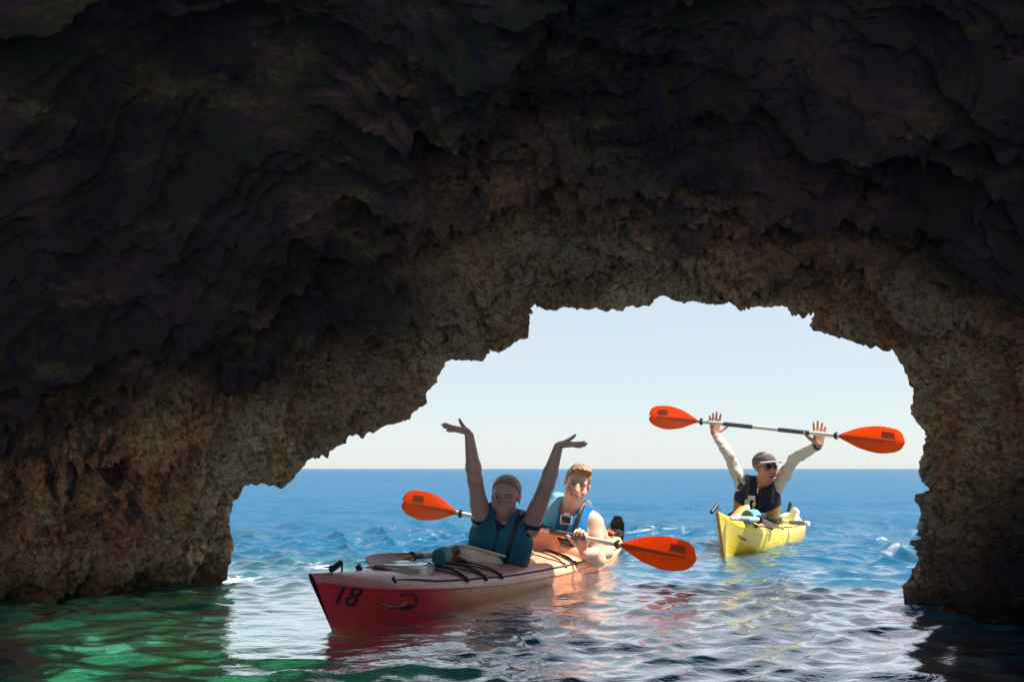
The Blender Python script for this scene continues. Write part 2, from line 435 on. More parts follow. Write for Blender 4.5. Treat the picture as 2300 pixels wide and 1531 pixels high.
def build_cave():
    R = np.array(RIM, float)
    seg = np.r_[0, np.cumsum(np.linalg.norm(np.diff(R, axis=0), axis=1))]; seg /= seg[-1]
    # depth of the rim along its length
    yb0 = onz(*RIM[0])[1]; yb1 = onz(*RIM[-1])[1]
    Yd = pinterp(seg, [0, .06, .13, .3, .45, .62, .75, .86, 1], [yb0-.12, yb0-.2, 5.85, 5.65, 5.5, 5.45, 5.4, 5.3, yb1])
    W = np.array([at(p[0], p[1], y) for p, y in zip(R, Yd)])
    # below the water the walls go straight down
    W = np.vstack([W[0]+[-.25, 0, -.34], W[0]+[-.02, 0, -.12], W, W[-1]+[0, 0, -.15], W[-1]+[0, 0, -1.6]])
    s = np.r_[0, np.cumsum(np.linalg.norm(np.diff(W, axis=0), axis=1))]; S = s[-1]
    NS = 1250
    dens = lambda q: q
    su = np.linspace(0, S, NS)
    # fewer columns under water
    lo, hi = s[1], s[-2]
    su = np.r_[np.linspace(0, lo, 25)[:-1], np.linspace(lo, hi, NS-50), np.linspace(hi, S, 26)[1:]]
    NS = len(su)
    P = np.stack([np.interp(su, s, W[:, i]) for i in range(3)], 1)
    jit = fbm(P*9, 4, 5, .6)*.022
    jit2 = fbm(P*30, 3, 9, .6)*.010
    Cc = np.array([.15, 0, .25])
    D = P-Cc; D[:, 1] = 0
    D[:, 2] = np.where(P[:, 2] < .3, D[:, 2]*0, np.maximum(P[:, 2]-.3, 0))
    # smoothed direction of expansion
    D /= np.linalg.norm(D, axis=1)[:, None]
    K = 61; ker = np.hanning(K); ker /= ker.sum()
    Dp = np.vstack([np.repeat(D[:1], K//2, 0), D, np.repeat(D[-1:], K//2, 0)])
    D = np.stack([np.convolve(Dp[:, i], ker, 'valid') for i in range(3)], 1); D /= np.linalg.norm(D, axis=1)[:, None]
    P = P+D*(jit+jit2)[:, None]
    # slope of the funnel: left wall opens widely, roof less, right pier least
    ang = np.arctan2(D[:, 2], D[:, 0])          # 0 right, pi/2 up, pi left
    phi0 = np.radians(pinterp(ang, [0, .5, 1.2, 1.7, 2.5, np.pi+.01], [24, 26, 29, 33, 46, 50]))
    # inner rows
    q = np.r_[0, np.cumsum(np.r_[np.full(330, .0105), np.geomspace(.0105, .45, 90)])]
    q = q[q < 5.5]  # rear end cut short, shaped to let sky light fill the cave
    rows = []; pos = P.copy(); prev = 0
    qs = []
    for i, qq in enumerate(q):
        dq = qq-prev; prev = qq
        f = 1-sstep(1.5, 5.0, qq)
        ph = phi0*f
        pos = pos+(D*np.sin(ph)[:, None]+np.array([0, -1, 0])*np.cos(ph)[:, None])*dq
        p = pos.copy()
        if qq > 99:   # not reached: the rows end short of the viewer
            k = 1-.62*sstep(9.5, 12.8, qq)   # would narrow the open rear end
            p[:, 0] = p[:, 0]*k; p[:, 2] = p[:, 2]*k
        rows.append(p); qs.append(qq)
    # outer rows (the cliff face outside)
    qo = np.cumsum(np.r_[np.full(34, .02), np.geomspace(.02, .5, 34)])
    outer = []; pos = P.copy(); prev = 0
    for qq in qo:
        dq = qq-prev; prev = qq
        a = .75+1.0*sstep(.02, .5, qq)
        pos = pos+(D*math.sin(a)+np.array([0, 1, 0])*math.cos(a))*dq
        outer.append(pos.copy()); qs.insert(0, -qq)
    rows = outer[::-1]+rows
    qs = np.array(qs); nr = len(rows)
    G = np.array(rows)                          # nr, NS, 3
    Tq = np.gradient(G, axis=0); Ts = np.gradient(G, axis=1)
    # base normals smoothed
    Nn = np.cross(Ts, Tq); Nn /= np.linalg.norm(Nn, axis=2)[..., None]+1e-9
    inward = -np.repeat(D[None], nr, 0)*.8+np.array([0, -.6, 0]); sgn = np.sign((Nn*inward).sum(2))
    Nn *= sgn[..., None]
    for _ in range(2):
        k2 = np.hanning(33); k2 /= k2.sum()
        Nn = np.stack([np.apply_along_axis(lambda r: np.convolve(np.pad(r, 16, 'edge'), k2, 'valid'), 1, Nn[..., i]) for i in range(3)], 2)
        Nn /= np.linalg.norm(Nn, axis=2)[..., None]+1e-9
    V = G.reshape(-1, 3).astype(np.float32); Nf = Nn.reshape(-1, 3)
    Q = np.repeat(qs, NS)
    # strata coordinates: tilted beds running up to the right
    a = math.radians(-27); ca, sa = math.cos(a), math.sin(a)
    St = np.stack([V[:, 0]*ca-V[:, 2]*sa*-1*-1, V[:, 1], V[:, 0]*sa+V[:, 2]*ca], 1)
    wv = fbm(V*.9, 3, 40)[:, None]*.35
    # beds sweep round the arch: one axis along the rim, one away from it
    sl = np.tile(su, nr)
    St = np.stack([sl, Q*.35, Q+.5*fbm(V*.7, 2, 41)+.25*(sl-3)*0], 1)+wv
    big = fbm(V*np.array([.8, .9, 1.0]), 3, 1)*.30
    lumps = fbm(V*2.2, 3, 11)*.10
    strata = ridged(St*np.array([1.25, 1.0, 3.6]), 5, 21, .66)*.24
    crag = ridged(V*5.5+fbm(V*3,2,90)[:,None]*.8, 4, 31, .6)*.10
    pits = worley(V*np.array([7.0, 7.0, 8.5])+fbm(V*6, 2, 3)[:, None]*.5, 4)
    pits = -np.clip(.6-pits, 0, 1)*.44*np.clip(.5+fbm(V*1.1, 2, 77)*1.6, 0, 1)
    sp_ = worley(V*17+fbm(V*20, 2, 8)[:, None]*.6, 14)
    spk = (sp_-.5)*.11+(worley(V*36+fbm(V*30, 2, 18)[:, None]*.5, 24)-.5)*.034
    fine = fbm(V*26, 3, 50, .65)*.024
    fade = sstep(-.02, .55, np.abs(Q)); fade2 = sstep(-.02, .12, np.abs(Q))
    fr = sstep(-.02, .16, np.abs(Q)); deep = sstep(.7, 1.7, Q)
    shelf = (ridged(St*np.array([.75, .8, 1.9])+3.1, 3, 121, .5)*.34-.10)*deep
    crag = crag*(1-.72*deep); spk = spk*(1-.55*deep); pits = pits*(1-.5*deep); strata = strata*(1-.35*deep)
    knob = ridged(V*3.6+fbm(V*2, 2, 95)[:, None]*.6, 3, 97, .55)*.11-.055
    ledge = ridged(St*np.array([3.0, 2.0, 11.0])+fbm(V*4, 2, 99)[:, None]*.5, 3, 98, .6)*.055-.015
    disp = shelf+fr*(knob*(1-.5*deep)+ledge)+fade*(big+lumps)*1.0+(.42+.58*fade)*(strata+crag*.9)-.02*fade+fade2*(pits*fr+spk)+fine*.7
    disp = np.where(Q > 0, disp, disp*.55-0.02)
    # keep the base line at the water steady
    # the beds make shelves that hang: shear a little downwards
    V2 = V+Nf*disp[:, None]
    V2[:, 2] -= fade*np.clip(strata, 0, 1)*.35*(V[:, 2] > .3)
    idx = np.arange(nr*NS).reshape(nr, NS)
    F = np.stack([idx[:-1, :-1], idx[1:, :-1], idx[1:, 1:], idx[:-1, 1:]], 2).reshape(-1, 4)
    if True:
        # orient normals towards the cave
        c = V2[F[len(F)//2]]; n = np.cross(c[1]-c[0], c[2]-c[0])
        if n @ Nf[F[len(F)//2][0]] < 0: F = F[:, ::-1]
    me = mesh_np('cave', V2, F)
    me.polygons.foreach_set('use_smooth', np.ones(len(F), bool))
    attr(me, 'rim', 1-sstep(.1, 1.0, np.abs(Q)+.35*fbm(V*1.5, 3, 61)))  # paints the glow at the mouth: paler rock colour near the rim
    at2 = me.attributes.new('bed', 'FLOAT_VECTOR', 'POINT'); at2.data.foreach_set('vector', (St*np.array([.8, 1, 2.0])).astype(np.float32).ravel())
    attr(me, 'inward', sstep(.22, 1.75, Q+.6*np.maximum(V[:, 2]-1.2, 0)+.25+fbm(V*.9, 3, 60)*1.0-.75*(V[:,0]<-1.2)*(1-sstep(.5,1.3,V[:,2]))))  # mask for the painted gloom, inward and up the roof
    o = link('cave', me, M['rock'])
    tag(o, 'rough brown sea cave rock arching over the water', None, None, 'structure')
    return o

# ------------------------------------------------------------------ the water
SWELL = None
def swell(X, Y):
    """slow swell that lifts the far kayak"""
    return .10*np.exp(-(((X-1.8)/1.7)**2+((Y-8.0)/1.9)**2))
def build_water():
    rows = np.r_[-np.geomspace(3000, 6, 30), np.linspace(-5, 1.6, 60), 1.6+np.cumsum(np.r_[np.full(640, .0125), np.geomspace(.0125, 60, 330)])]
    rows = np.r_[rows[rows < 6000], 9000]
    NC = 760
    t = np.linspace(-1, 1, NC)
    t = t*.72+.28*t**3
    Yg, Tg = np.meshgrid(rows, t, indexing='ij')
    half = np.where(Yg < -5, 5.5+(-5-Yg)*1.2, np.where(Yg < 1.6, 5.5, np.where(Yg < 12, 5.5+(Yg-1.6)*.28, 5.5+10.4*.28+(Yg-12)*.95)))
    Xg = Tg*half
    dY = np.gradient(rows)[:, None]*np.ones(NC)[None]; dX = np.gradient(Xg, axis=1)
    cell = np.maximum(dY*.9, dX)
    X = Xg.ravel(); Y = Yg.ravel(); cell = cell.ravel()
    open_ = sstep(5.2, 8.2, Y+.15*X)
    Z = np.zeros_like(X)
    wx = X+.35*fbm(np.stack([X*.45, Y*.45, X*0], 1), 2, 3); wy = Y+.35*fbm(np.stack([X*.45, Y*.45, X*0+5], 1), 2, 4)
    rs = np.random.RandomState(3)
    H = np.zeros_like(X); DX = np.zeros_like(X); DY = np.zeros_like(X)
    near = (np.abs(Y) < 400)
    wxn, wyn, cn, on = wx[near], wy[near], cell[near], open_[near]
    h = np.zeros(near.sum()); dx = np.zeros_like(h); dy = np.zeros_like(h)
    for i in range(80):
        lam = .10*(1.6/.10)**(i/79.0)*rs.uniform(.9, 1.1)
        th = -math.pi/2+.2+rs.normal(0, .7)
        kx, ky = math.cos(th)*2*math.pi/lam, math.sin(th)*2*math.pi/lam
        st = .040 if lam > .5 else .085
        amp = st*lam/(2*math.pi)*rs.uniform(.5, 1.5)
        # longer waves die out inside the cave
        a = amp*((.42 if lam < .4 else (.26 if lam < .8 else .11))*(1-on)+on*.95)
        a = a*np.clip((lam/(cn+1e-6)-2.8)/3.0, 0, 1)
        ph = kx*wxn+ky*wyn+rs.uniform(0, 6.28)
        s_, c_ = np.sin(ph), np.cos(ph)
        h += a*s_; dx += math.cos(th)*a*c_; dy += math.sin(th)*a*c_
    g = fbm(np.stack([wxn*1.1, wyn*2.0, wxn*0], 1), 3, 9)
    h *= (1+.35*g)
    # calm the steepest crests close to the hulls
    def seg_d(X, Y, a, b):
        ab = b-a; t = np.clip(((X-a[0])*ab[0]+(Y-a[1])*ab[1])/(ab@ab), 0, 1)
        return np.hypot(X-a[0]-t*ab[0], Y-a[1]-t*ab[1])
    XN, YN = X[near], Y[near]
    dk = np.minimum(seg_d(XN, YN, RB[:2], RB[:2]+RU[:2]*3.7), seg_d(XN, YN, YB[:2], YB[:2]+YU[:2]*3.0))
    calm = .35+.65*sstep(.25, 1.1, dk)
    H[near] = h*calm; DX[near] = dx*calm*.8; DY[near] = dy*calm*.8
    V = np.stack([X+DX, Y+DY, H+swell(X, Y)], 1)
    nr = len(rows); idx = np.arange(nr*NC).reshape(nr, NC)
    F = np.stack([idx[:-1, :-1], idx[:-1, 1:], idx[1:, 1:], idx[1:, :-1]], 2).reshape(-1, 4)
    me = mesh_np('sea', V, F)
    nz = fbm(np.stack([X*.9, Y*.9, X*0], 1), 3, 31)
    shallow = 1-sstep(-.95, -.15, X+.10*(Y-4)+.35*nz)
    shallow *= (1-sstep(4.3, 5.1, Y+.5*nz))*sstep(-.52, -.38, X/np.maximum(Y, .5)+.10*nz)
    shallow = np.maximum(shallow, .5*sstep(.10, .4, nz)*(1-sstep(.2, .9, X))*(1-sstep(4.6, 5.4, Y))*sstep(2.0, 3.0, Y))
    shallow = np.maximum(shallow, .55*(1-sstep(-.1, .9, X+.3*nz))*(1-sstep(7.2, 8.6, Y))*sstep(4.7, 5.4, Y))
    shallow = np.maximum(shallow, (1-sstep(-3.2, -2.1, X+.5*nz))*(1-sstep(7.5, 12, Y+1.5*nz))*(Y > 0))
    attr(me, 'shallow', shallow*.96)
    attr(me, 'open', open_)
    attr(me, 'far', sstep(5, 17, Y))
    foam = np.zeros_like(X)
    for (px, py, rx, ry, a) in FOAM:
        c = onz(px, py, .02); foam = np.maximum(foam, a*np.exp(-(((X-c[0])/rx)**2+((Y-c[1])/ry)**2)))
    attr(me, 'foam', foam)
    o = link('sea', me, M['water']); tag(o, 'blue rippled sea water running from the cave floor out to the horizon', None, None, 'structure')
FOAM = [(545,1287,.14,.10,.75),(515,1297,.10,.10,.9),(720,1268,.10,.14,.62),(700,1258,.3,.12,.5),(590,1290,.25,.05,.6),(1960,1180,.22,.10,.42),
        (2050,1362,.1,.1,.5),(1345,1290,.12,.08,.45)]
def build_seabed():
    n = 260
    x = np.linspace(-7, 7, n); y = np.linspace(-6, 16, n)
    Xg, Yg = np.meshgrid(x, y, indexing='ij'); X, Y = Xg.ravel(), Yg.ravel()
    P = np.stack([X, Y, X*0], 1)
    Z = -2.05-.6*sstep(-1.2, 2.5, X)+fbm(P*.8, 4, 2)*.3+ridged(P*2.2, 4, 6)*.16
    idx = np.arange(n*n).reshape(n, n)
    F = np.stack([idx[:-1, :-1], idx[1:, :-1], idx[1:, 1:], idx[:-1, 1:]], 2).reshape(-1, 4)
    m, nt, b = NM('seabed_sand'); N = nt.nodes; L = nt.links
    geo = N.new('ShaderNodeNewGeometry')
    ns = N.new('ShaderNodeTexNoise'); ns.inputs['Scale'].default_value = 3.2; ns.inputs['Detail'].default_value = 8; ns.inputs['Roughness'].default_value = .68
    L.new(geo.outputs['Position'], ns.inputs['Vector'])
    c = ramp(nt, ns.outputs['Fac'], [(.38, (.10, .12, .07)), (.46, (.42, .44, .26)), (.54, (.80, .78, .58)), (.75, (.88, .86, .7))])
    L.new(c, b.inputs['Base Color']); b.inputs['Roughness'].default_value = .9
    me = mesh_np('seabed', np.stack([X, Y, Z], 1), F)
    o = link('seabed', me, m); tag(o, 'pale sand and dark stones on the seabed under the shallow green water', None, None, 'structure')
# ------------------------------------------------------------------ materials for things
M = {}
M['rock'] = rock_material(); M['water'] = water_material()
def plastic_blend(name, stops, scale=2.2, rough=.32, coat=.35, scuff=.5):
    """rotomoulded plastic: the colours flow into each other along the hull (local x)"""
    m, nt, b = NM(name); N = nt.nodes; L = nt.links
    tc = N.new('ShaderNodeTexCoord'); sep = N.new('ShaderNodeSeparateXYZ'); L.new(tc.outputs['Object'], sep.inputs[0])
    ns = N.new('ShaderNodeTexNoise'); ns.inputs['Scale'].default_value = scale; ns.inputs['Detail'].default_value = 5; ns.inputs['Distortion'].default_value = 1.2
    L.new(tc.outputs['Object'], ns.inputs['Vector'])
    f = mathn(nt, 'ADD', mathn(nt, 'MULTIPLY', sep.outputs['X'], 1/3.8), mathn(nt, 'MULTIPLY', mathn(nt, 'SUBTRACT', ns.outputs['Fac'], .5), .42))
    c = ramp(nt, f, stops)
    sc_ = N.new('ShaderNodeTexNoise'); sc_.inputs['Scale'].default_value = 55; sc_.inputs['Detail'].default_value = 8; sc_.inputs['Roughness'].default_value = .7
    mp = N.new('ShaderNodeMapping'); mp.inputs['Scale'].default_value = (.25, 1, 1); L.new(tc.outputs['Object'], mp.inputs['Vector']); L.new(mp.outputs[0], sc_.inputs['Vector'])
    mm = N.new('ShaderNodeMix'); mm.data_type = 'RGBA'; mm.blend_type = 'MULTIPLY'; mm.inputs['Factor'].default_value = scuff
    L.new(c, mm.inputs['A']); L.new(ramp(nt, sc_.outputs['Fac'], [(.36, (.55, .5, .5)), (.46, (1, 1, 1)), (.66, (1, 1, 1)), (.72, (1.3, 1.3, 1.3))]), mm.inputs['B'])
    L.new(mm.outputs['Result'], b.inputs['Base Color'])
    L.new(ramp(nt, sc_.outputs['Fac'], [(.3, (rough+.18,)*3), (.7, (rough-.06,)*3)]), b.inputs['Roughness'])
    b.inputs['Coat Weight'].default_value = coat; b.inputs['Coat Roughness'].default_value = .18
    bp = N.new('ShaderNodeBump'); bp.inputs['Strength'].default_value = .25; bp.inputs['Distance'].default_value = .003
    L.new(sc_.outputs['Fac'], bp.inputs['Height']); L.new(bp.outputs[0], b.inputs['Normal'])
    return m
M['red_hull'] = plastic_blend('red_orange_hull', [(.0, (.62, .03, .05)), (.12, (.72, .03, .04)), (.24, (.62, .13, .05)), (.34, (.66, .26, .07)), (.45, (.62, .18, .09)), (.6, (.88, .24, .08)), (.8, (.92, .36, .10))])
M['red_deck'] = plastic_blend('red_orange_deck', [(.0, (.52, .20, .22)), (.12, (.62, .25, .23)), (.3, (.70, .36, .34)), (.44, (.76, .34, .24)), (.53, (.90, .46, .24)), (.64, (.92, .52, .20)), (.85, (.94, .60, .28))], coat=.8)  # plastic blend; pale sky sheen forward and sunlit orange aft painted into the ramp
M['yellow_hull'] = plastic_blend('yellow_hull', [(.0, (.76, .54, .02)), (.2, (.80, .58, .02)), (.45, (.66, .46, .02)), (.7, (.80, .64, .05))], scale=3, scuff=.6)
M['yellow_deck'] = plastic_blend('yellow_deck', [(.0, (.82, .64, .04)), (.3, (.86, .72, .09)), (.6, (.86, .74, .14))], scale=3)
M['black'] = mat_plain('black_rubber', (.012, .012, .014), .5)
M['cord'] = mat_plain('black_cord', (.014, .014, .02), .7, scale=200, bump=.3)
M['grey_shaft'] = mat_plain('grey_aluminium_shaft', (.56, .56, .50), .32, metal=.15, scale=8, var=.06)
M['dark_shaft'] = mat_plain('dark_grip', (.05, .055, .075), .45)
M['blade'] = mat_plain('orange_red_blade', (.95, .20, .018), .35, var=.16, scale=9, trans=.62, coat=.3)
M['blade_rib'] = mat_plain('brown_orange_rib', (.50, .12, .03), .4, trans=.2)
M['sticker'] = mat_plain('faded_brown_sticker', (.50, .11, .03), .5, trans=.3, scale=60, var=.3)
M['brown_blade'] = mat_plain('brown_blade', (.34, .09, .05), .45, coat=.1)
M['cream'] = mat_plain('cream_rim', (.72, .58, .48), .4, coat=.3)
M['salmon'] = mat_plain('salmon_coaming', (.80, .34, .20), .45)
M['teal'] = mat_plain('teal_foam', (.03, .25, .33), .6)
M['teal_dark'] = mat_plain('dark_teal_cap', (.01, .08, .10), .5)
M['hatch'] = mat_plain('grey_green_hatch', (.28, .33, .30), .22, coat=.8, var=.2, scale=12)
M['metal'] = mat_plain('steel', (.7, .7, .7), .25, metal=1)
M['clear'] = mat_plain('clear_case', (.55, .56, .58), .12, coat=1)
M['print_dark'] = mat_plain('dark_print', (.035, .02, .045), .45)
M['print_light'] = mat_plain('tan_print', (.45, .32, .18), .5)
M['print_yellow'] = mat_plain('yellow_print', (.65, .6, .12), .5)
M['rope'] = mat_plain('pale_yellow_rope', (.72, .66, .38), .8, scale=300, bump=.4)
M['skin'] = mat_attr('skin', .5, sss=.12, bump=.12, scale=180)
M['cloth'] = mat_attr('woven_cloth', .8, bump=.35, scale=260, spec=.25)
M['hairm'] = mat_attr('hair_strands', .45, bump=.5, scale=420, spec=.5)
M['lens'] = mat_plain('dark_lens', (.008, .01, .014), .06, coat=1)
M['white_bottle'] = mat_plain('white_plastic', (.75, .74, .7), .4)
M['orange'] = mat_plain('orange_plastic', (.75, .22, .05), .4)
M['pinkblade'] = mat_plain('pale_pink_blade', (.80, .45, .32), .4, trans=.15)

# ------------------------------------------------------------------ kayaks
RB = onz(745, 1413); RS = onz(1392, 1250); RU = nrm(RS-RB)
YB = onz(1625, 1243, .10); YU = nrm(np.array([.40, .917, 0]))

class Kayak:
    def __init__(s, org, U, length, beam, sheer, crown, keel, rake, cockpits, rake_st=.1):
        s.o = np.asarray(org, float); s.U = nrm(U); s.N = np.array([s.U[1], -s.U[0], 0]); s.L = length
        s.beam, s.sheer, s.crown, s.keel, s.rake, s.rs, s.cp = beam, sheer, crown, keel, rake, rake_st, cockpits
    def f(s, tab, u): return pinterp(u, [p[0] for p in tab], [p[1] for p in tab])
    def sect(s, u, v):
        """v 0 keel .. 1 sheer .. 2 centreline of the deck; returns (x along, lateral, z)"""
        u = np.asarray(u, float); v = np.asarray(v, float)
        b, zs, zc, zk = s.f(s.beam, u), s.f(s.sheer, u), s.f(s.crown, u), s.f(s.keel, u)
        h = np.clip(v, 0, 1); d = np.clip(v-1, 0, 1)
        full = sstep(.0, .9, u)*(1-sstep(s.L-.8, s.L, u))
        lat_h = b*((1-full)*h**1.05+full*np.sin(np.pi/2*h**.62))
        z_h = zk+(zs-zk)*((1-full)*h+full*h**1.5)
        lat_d = b*np.cos(np.pi/2*d); z_d = zs+(zc-zs)*np.sin(np.pi/2*d)**.9
        lat = np.where(v <= 1, lat_h, lat_d); z = np.where(v <= 1, z_h, z_d)
        x = u-s.rake*np.clip(z, -.05, 1)/.24*(1-sstep(0, .55, u))+s.rs*np.clip(z, -.05, 1)/.2*sstep(s.L-.5, s.L, u)
        return x, lat, z
    def deckz(s, u, w):
        """height of the deck at lateral w"""
        b, zs, zc = s.f(s.beam, u), s.f(s.sheer, u), s.f(s.crown, u)
        c = np.clip(np.abs(w)/np.maximum(b, 1e-4), 0, 1)
        return zs+(zc-zs)*np.sqrt(1-c*c)**.9
    def root(s, name): 
        e = empty(name, s.o, math.atan2(s.U[1], s.U[0])); s.e = e; return e
    def loc(s, x, w, z): return np.array([x, -w, z])           # local coordinates of the root
    def tolocal(s, p):
        d = np.asarray(p, float)-s.o; return np.array([d@s.U, -(d@s.N), d[2]])
    def world(s, x, w, z): return s.o+s.U*x+s.N*w+np.array([0, 0, z])
    def skin(s, name, v0, v1, nv, mat, recess=False):
        nu = 260; us = np.r_[np.linspace(0, .5, 60)[:-1], np.linspace(.5, s.L, nu-59)]
        vs = np.linspace(v0, v1, nv)
        V = []; cols = []
        if v1 <= 1: vv = [(v, -1) for v in vs[::-1]]+[(v, 1) for v in vs[1:]]
        else: vv = [(v, 1) for v in vs]+[(v, -1) for v in vs[::-1][1:]]
        Vs = []
        for v, sg in vv:
            x, lat, z = s.sect(us, np.full_like(us, v))
            w = sg*lat
            if recess:
                for (uc, a, c, dep) in s.cp:
                    r = np.hypot((us-uc)/a, w/c)
                    z = z-(z-(dep))*(1-sstep(.86, 1.0, r))
            Vs.append(np.stack([x, -w, z], 1))
        V = np.array(Vs); m = len(vv); n = len(us)
        idx = np.arange(m*n).reshape(m, n)
        F = np.stack([idx[:-1, :-1], idx[1:, :-1], idx[1:, 1:], idx[:-1, 1:]], 2).reshape(-1, 4)
        if v1 > 1: F = F[:, ::-1]
        me = mesh_np(name, V.reshape(-1, 3), F)
        return link(name, me, mat, s.e)
    def deckline(s, pts, r, lift=.006, name='deck_line', mat=None, n=6, step=14):
        """cord drawn over the deck through (u, w) points"""
        P = []
        for (a, b) in zip(pts[:-1], pts[1:]):
            for t in np.linspace(0, 1, step)[:-1]:
                u = a[0]+(b[0]-a[0])*t; w = a[1]+(b[1]-a[1])*t
                P.append(s.loc(u, w, float(s.deckz(u, w))+lift))
        u, w = pts[-1]; P.append(s.loc(u, w, float(s.deckz(u, w))+lift))
        return MB().tube(P, r, n).build(name, mat or M['cord'], s.e)
    def fitting(s, u, w):
        p = s.loc(u, w, float(s.deckz(u, w)))
        mb = MB(); mb.lathe([(.017, -.004), (.016, .006), (.011, .010), (.004, .012)], p, (0, -np.sign(w)*.5, 1), 12)
        mb.tube([p+[-.012, 0, .008], p+[-.006, 0, .017], p+[.006, 0, .017], p+[.012, 0, .008]], .003, 6)
        return mb.build('deck_fitting', M['black'], s.e)
    def coaming(s, uc, a, c, mat, lift=.03, front=.04, thick=.012, name='coaming'):
        mb = MB(); n = 72; rim = []; base = []; outer = []
        for k in range(n):
            t = 2*math.pi*k/n; cu, sw = math.cos(t), math.sin(t)
            u, w = uc+a*cu, c*sw*(1-.12*(-cu if cu < 0 else 0))
            zb = float(s.deckz(u, w*.98))
            up = lift+front*max(0, -cu)**2.5
            base.append(s.loc(u, w, zb-.006)); rim.append(s.loc(u+(-.01*cu), w*.97, zb+up)); outer.append(s.loc(uc+(a+.022)*cu, w*1.0+.02*sw, zb+up+.002))
        o = len(mb.v)
        V = base+rim; F = [(k, (k+1) % n, n+(k+1) % n, n+k) for k in range(n)]
        V2 = [p-np.array([0, 0, .0]) for p in rim]+outer
        mb.add(V, F); mb.add(V2, [(k, (k+1) % n, n+(k+1) % n, n+k) for k in range(n)])
        mb.tube(outer, thick*.6, 8, closed=True); mb.tube(rim, thick*.45, 6, closed=True)
        return mb.build(name, mat, s.e)
    def text_on_hull(s, txt, u0, v0, size, name, mat, slant=.25, side=1, sx=1.0, italic=0.0, lift=.0025, stretch=1):
        cu = bpy.data.curves.new('lettering', 'FONT'); cu.body = txt; cu.size = 1; cu.extrude = .0; cu.resolution_u = 6; cu.shear = italic
        cu.offset = .018
        tmp = bpy.data.objects.new('lettering', cu); C.objects.link(tmp); bpy.context.view_layer.update()
        me = bpy.data.meshes.new_from_object(tmp.evaluated_get(bpy.context.evaluated_depsgraph_get()))
        bpy.data.objects.remove(tmp)
        import bmesh
        bm = bmesh.new(); bm.from_mesh(me)
        bmesh.ops.subdivide_edges(bm, edges=[e for e in bm.edges if e.calc_length() > .12], cuts=2)
        bmesh.ops.triangulate(bm, faces=bm.faces)
        for vt in bm.verts:
            X, Yy = vt.co.x*size*sx, vt.co.y*size
            h0 = float(s.f(s.sheer, u0)-s.f(s.keel, u0))
            u = u0+X; v = v0+Yy/h0+slant*X
            x, lat, z = s.sect(u, np.array(v))
            p = s.loc(float(x), side*(float(lat)+lift), float(z)); vt.co = Vector(p)
        bm.to_mesh(me); bm.free(); me.name = name
        return link(name, me, mat, s.e)

def ring_local(k, u, w, z, r, thick, ax, name, mat):
    pass

RK = Kayak(RB, RU, 3.74,
    beam=[(0, .012), (.12, .07), (.3, .14), (.6, .205), (1.1, .265), (1.9, .30), (2.6, .29), (3.2, .20), (3.55, .10), (3.74, .015)],
    sheer=[(0, .205), (.25, .15), (.7, .105), (1.3, .075), (2.0, .065), (2.8, .075), (3.4, .10), (3.74, .14)],
    crown=[(0, .243), (.3, .225), (.7, .20), (1.25, .185), (2.0, .175), (2.8, .165), (3.4, .16), (3.74, .17)],
    keel=[(0, -.04), (.25, -.09), (.8, -.12), (2.8, -.12), (3.5, -.07), (3.74, 0)],
    rake=.165, cockpits=[(1.52, .33, .20, .0), (2.45, .33, .225, .0)])
YK = Kayak(YB, YU, 3.1,
    beam=[(0, .012), (.12, .045), (.35, .115), (.7, .195), (1.2, .26), (1.7, .28), (2.3, .22), (2.8, .11), (3.1, .015)],
    sheer=[(0, .27), (.2, .185), (.5, .115), (1.0, .075), (1.6, .065), (2.3, .075), (2.8, .10), (3.1, .14)],
    crown=[(0, .285), (.25, .235), (.6, .195), (1.1, .175), (1.7, .155), (2.4, .145), (2.8, .15), (3.1, .18)],
    keel=[(0, -.04), (.25, -.09), (.8, -.12), (2.3, -.11), (2.9, -.05), (3.1, 0)],
    rake=.14, cockpits=[(1.08, .30, .19, .02)])

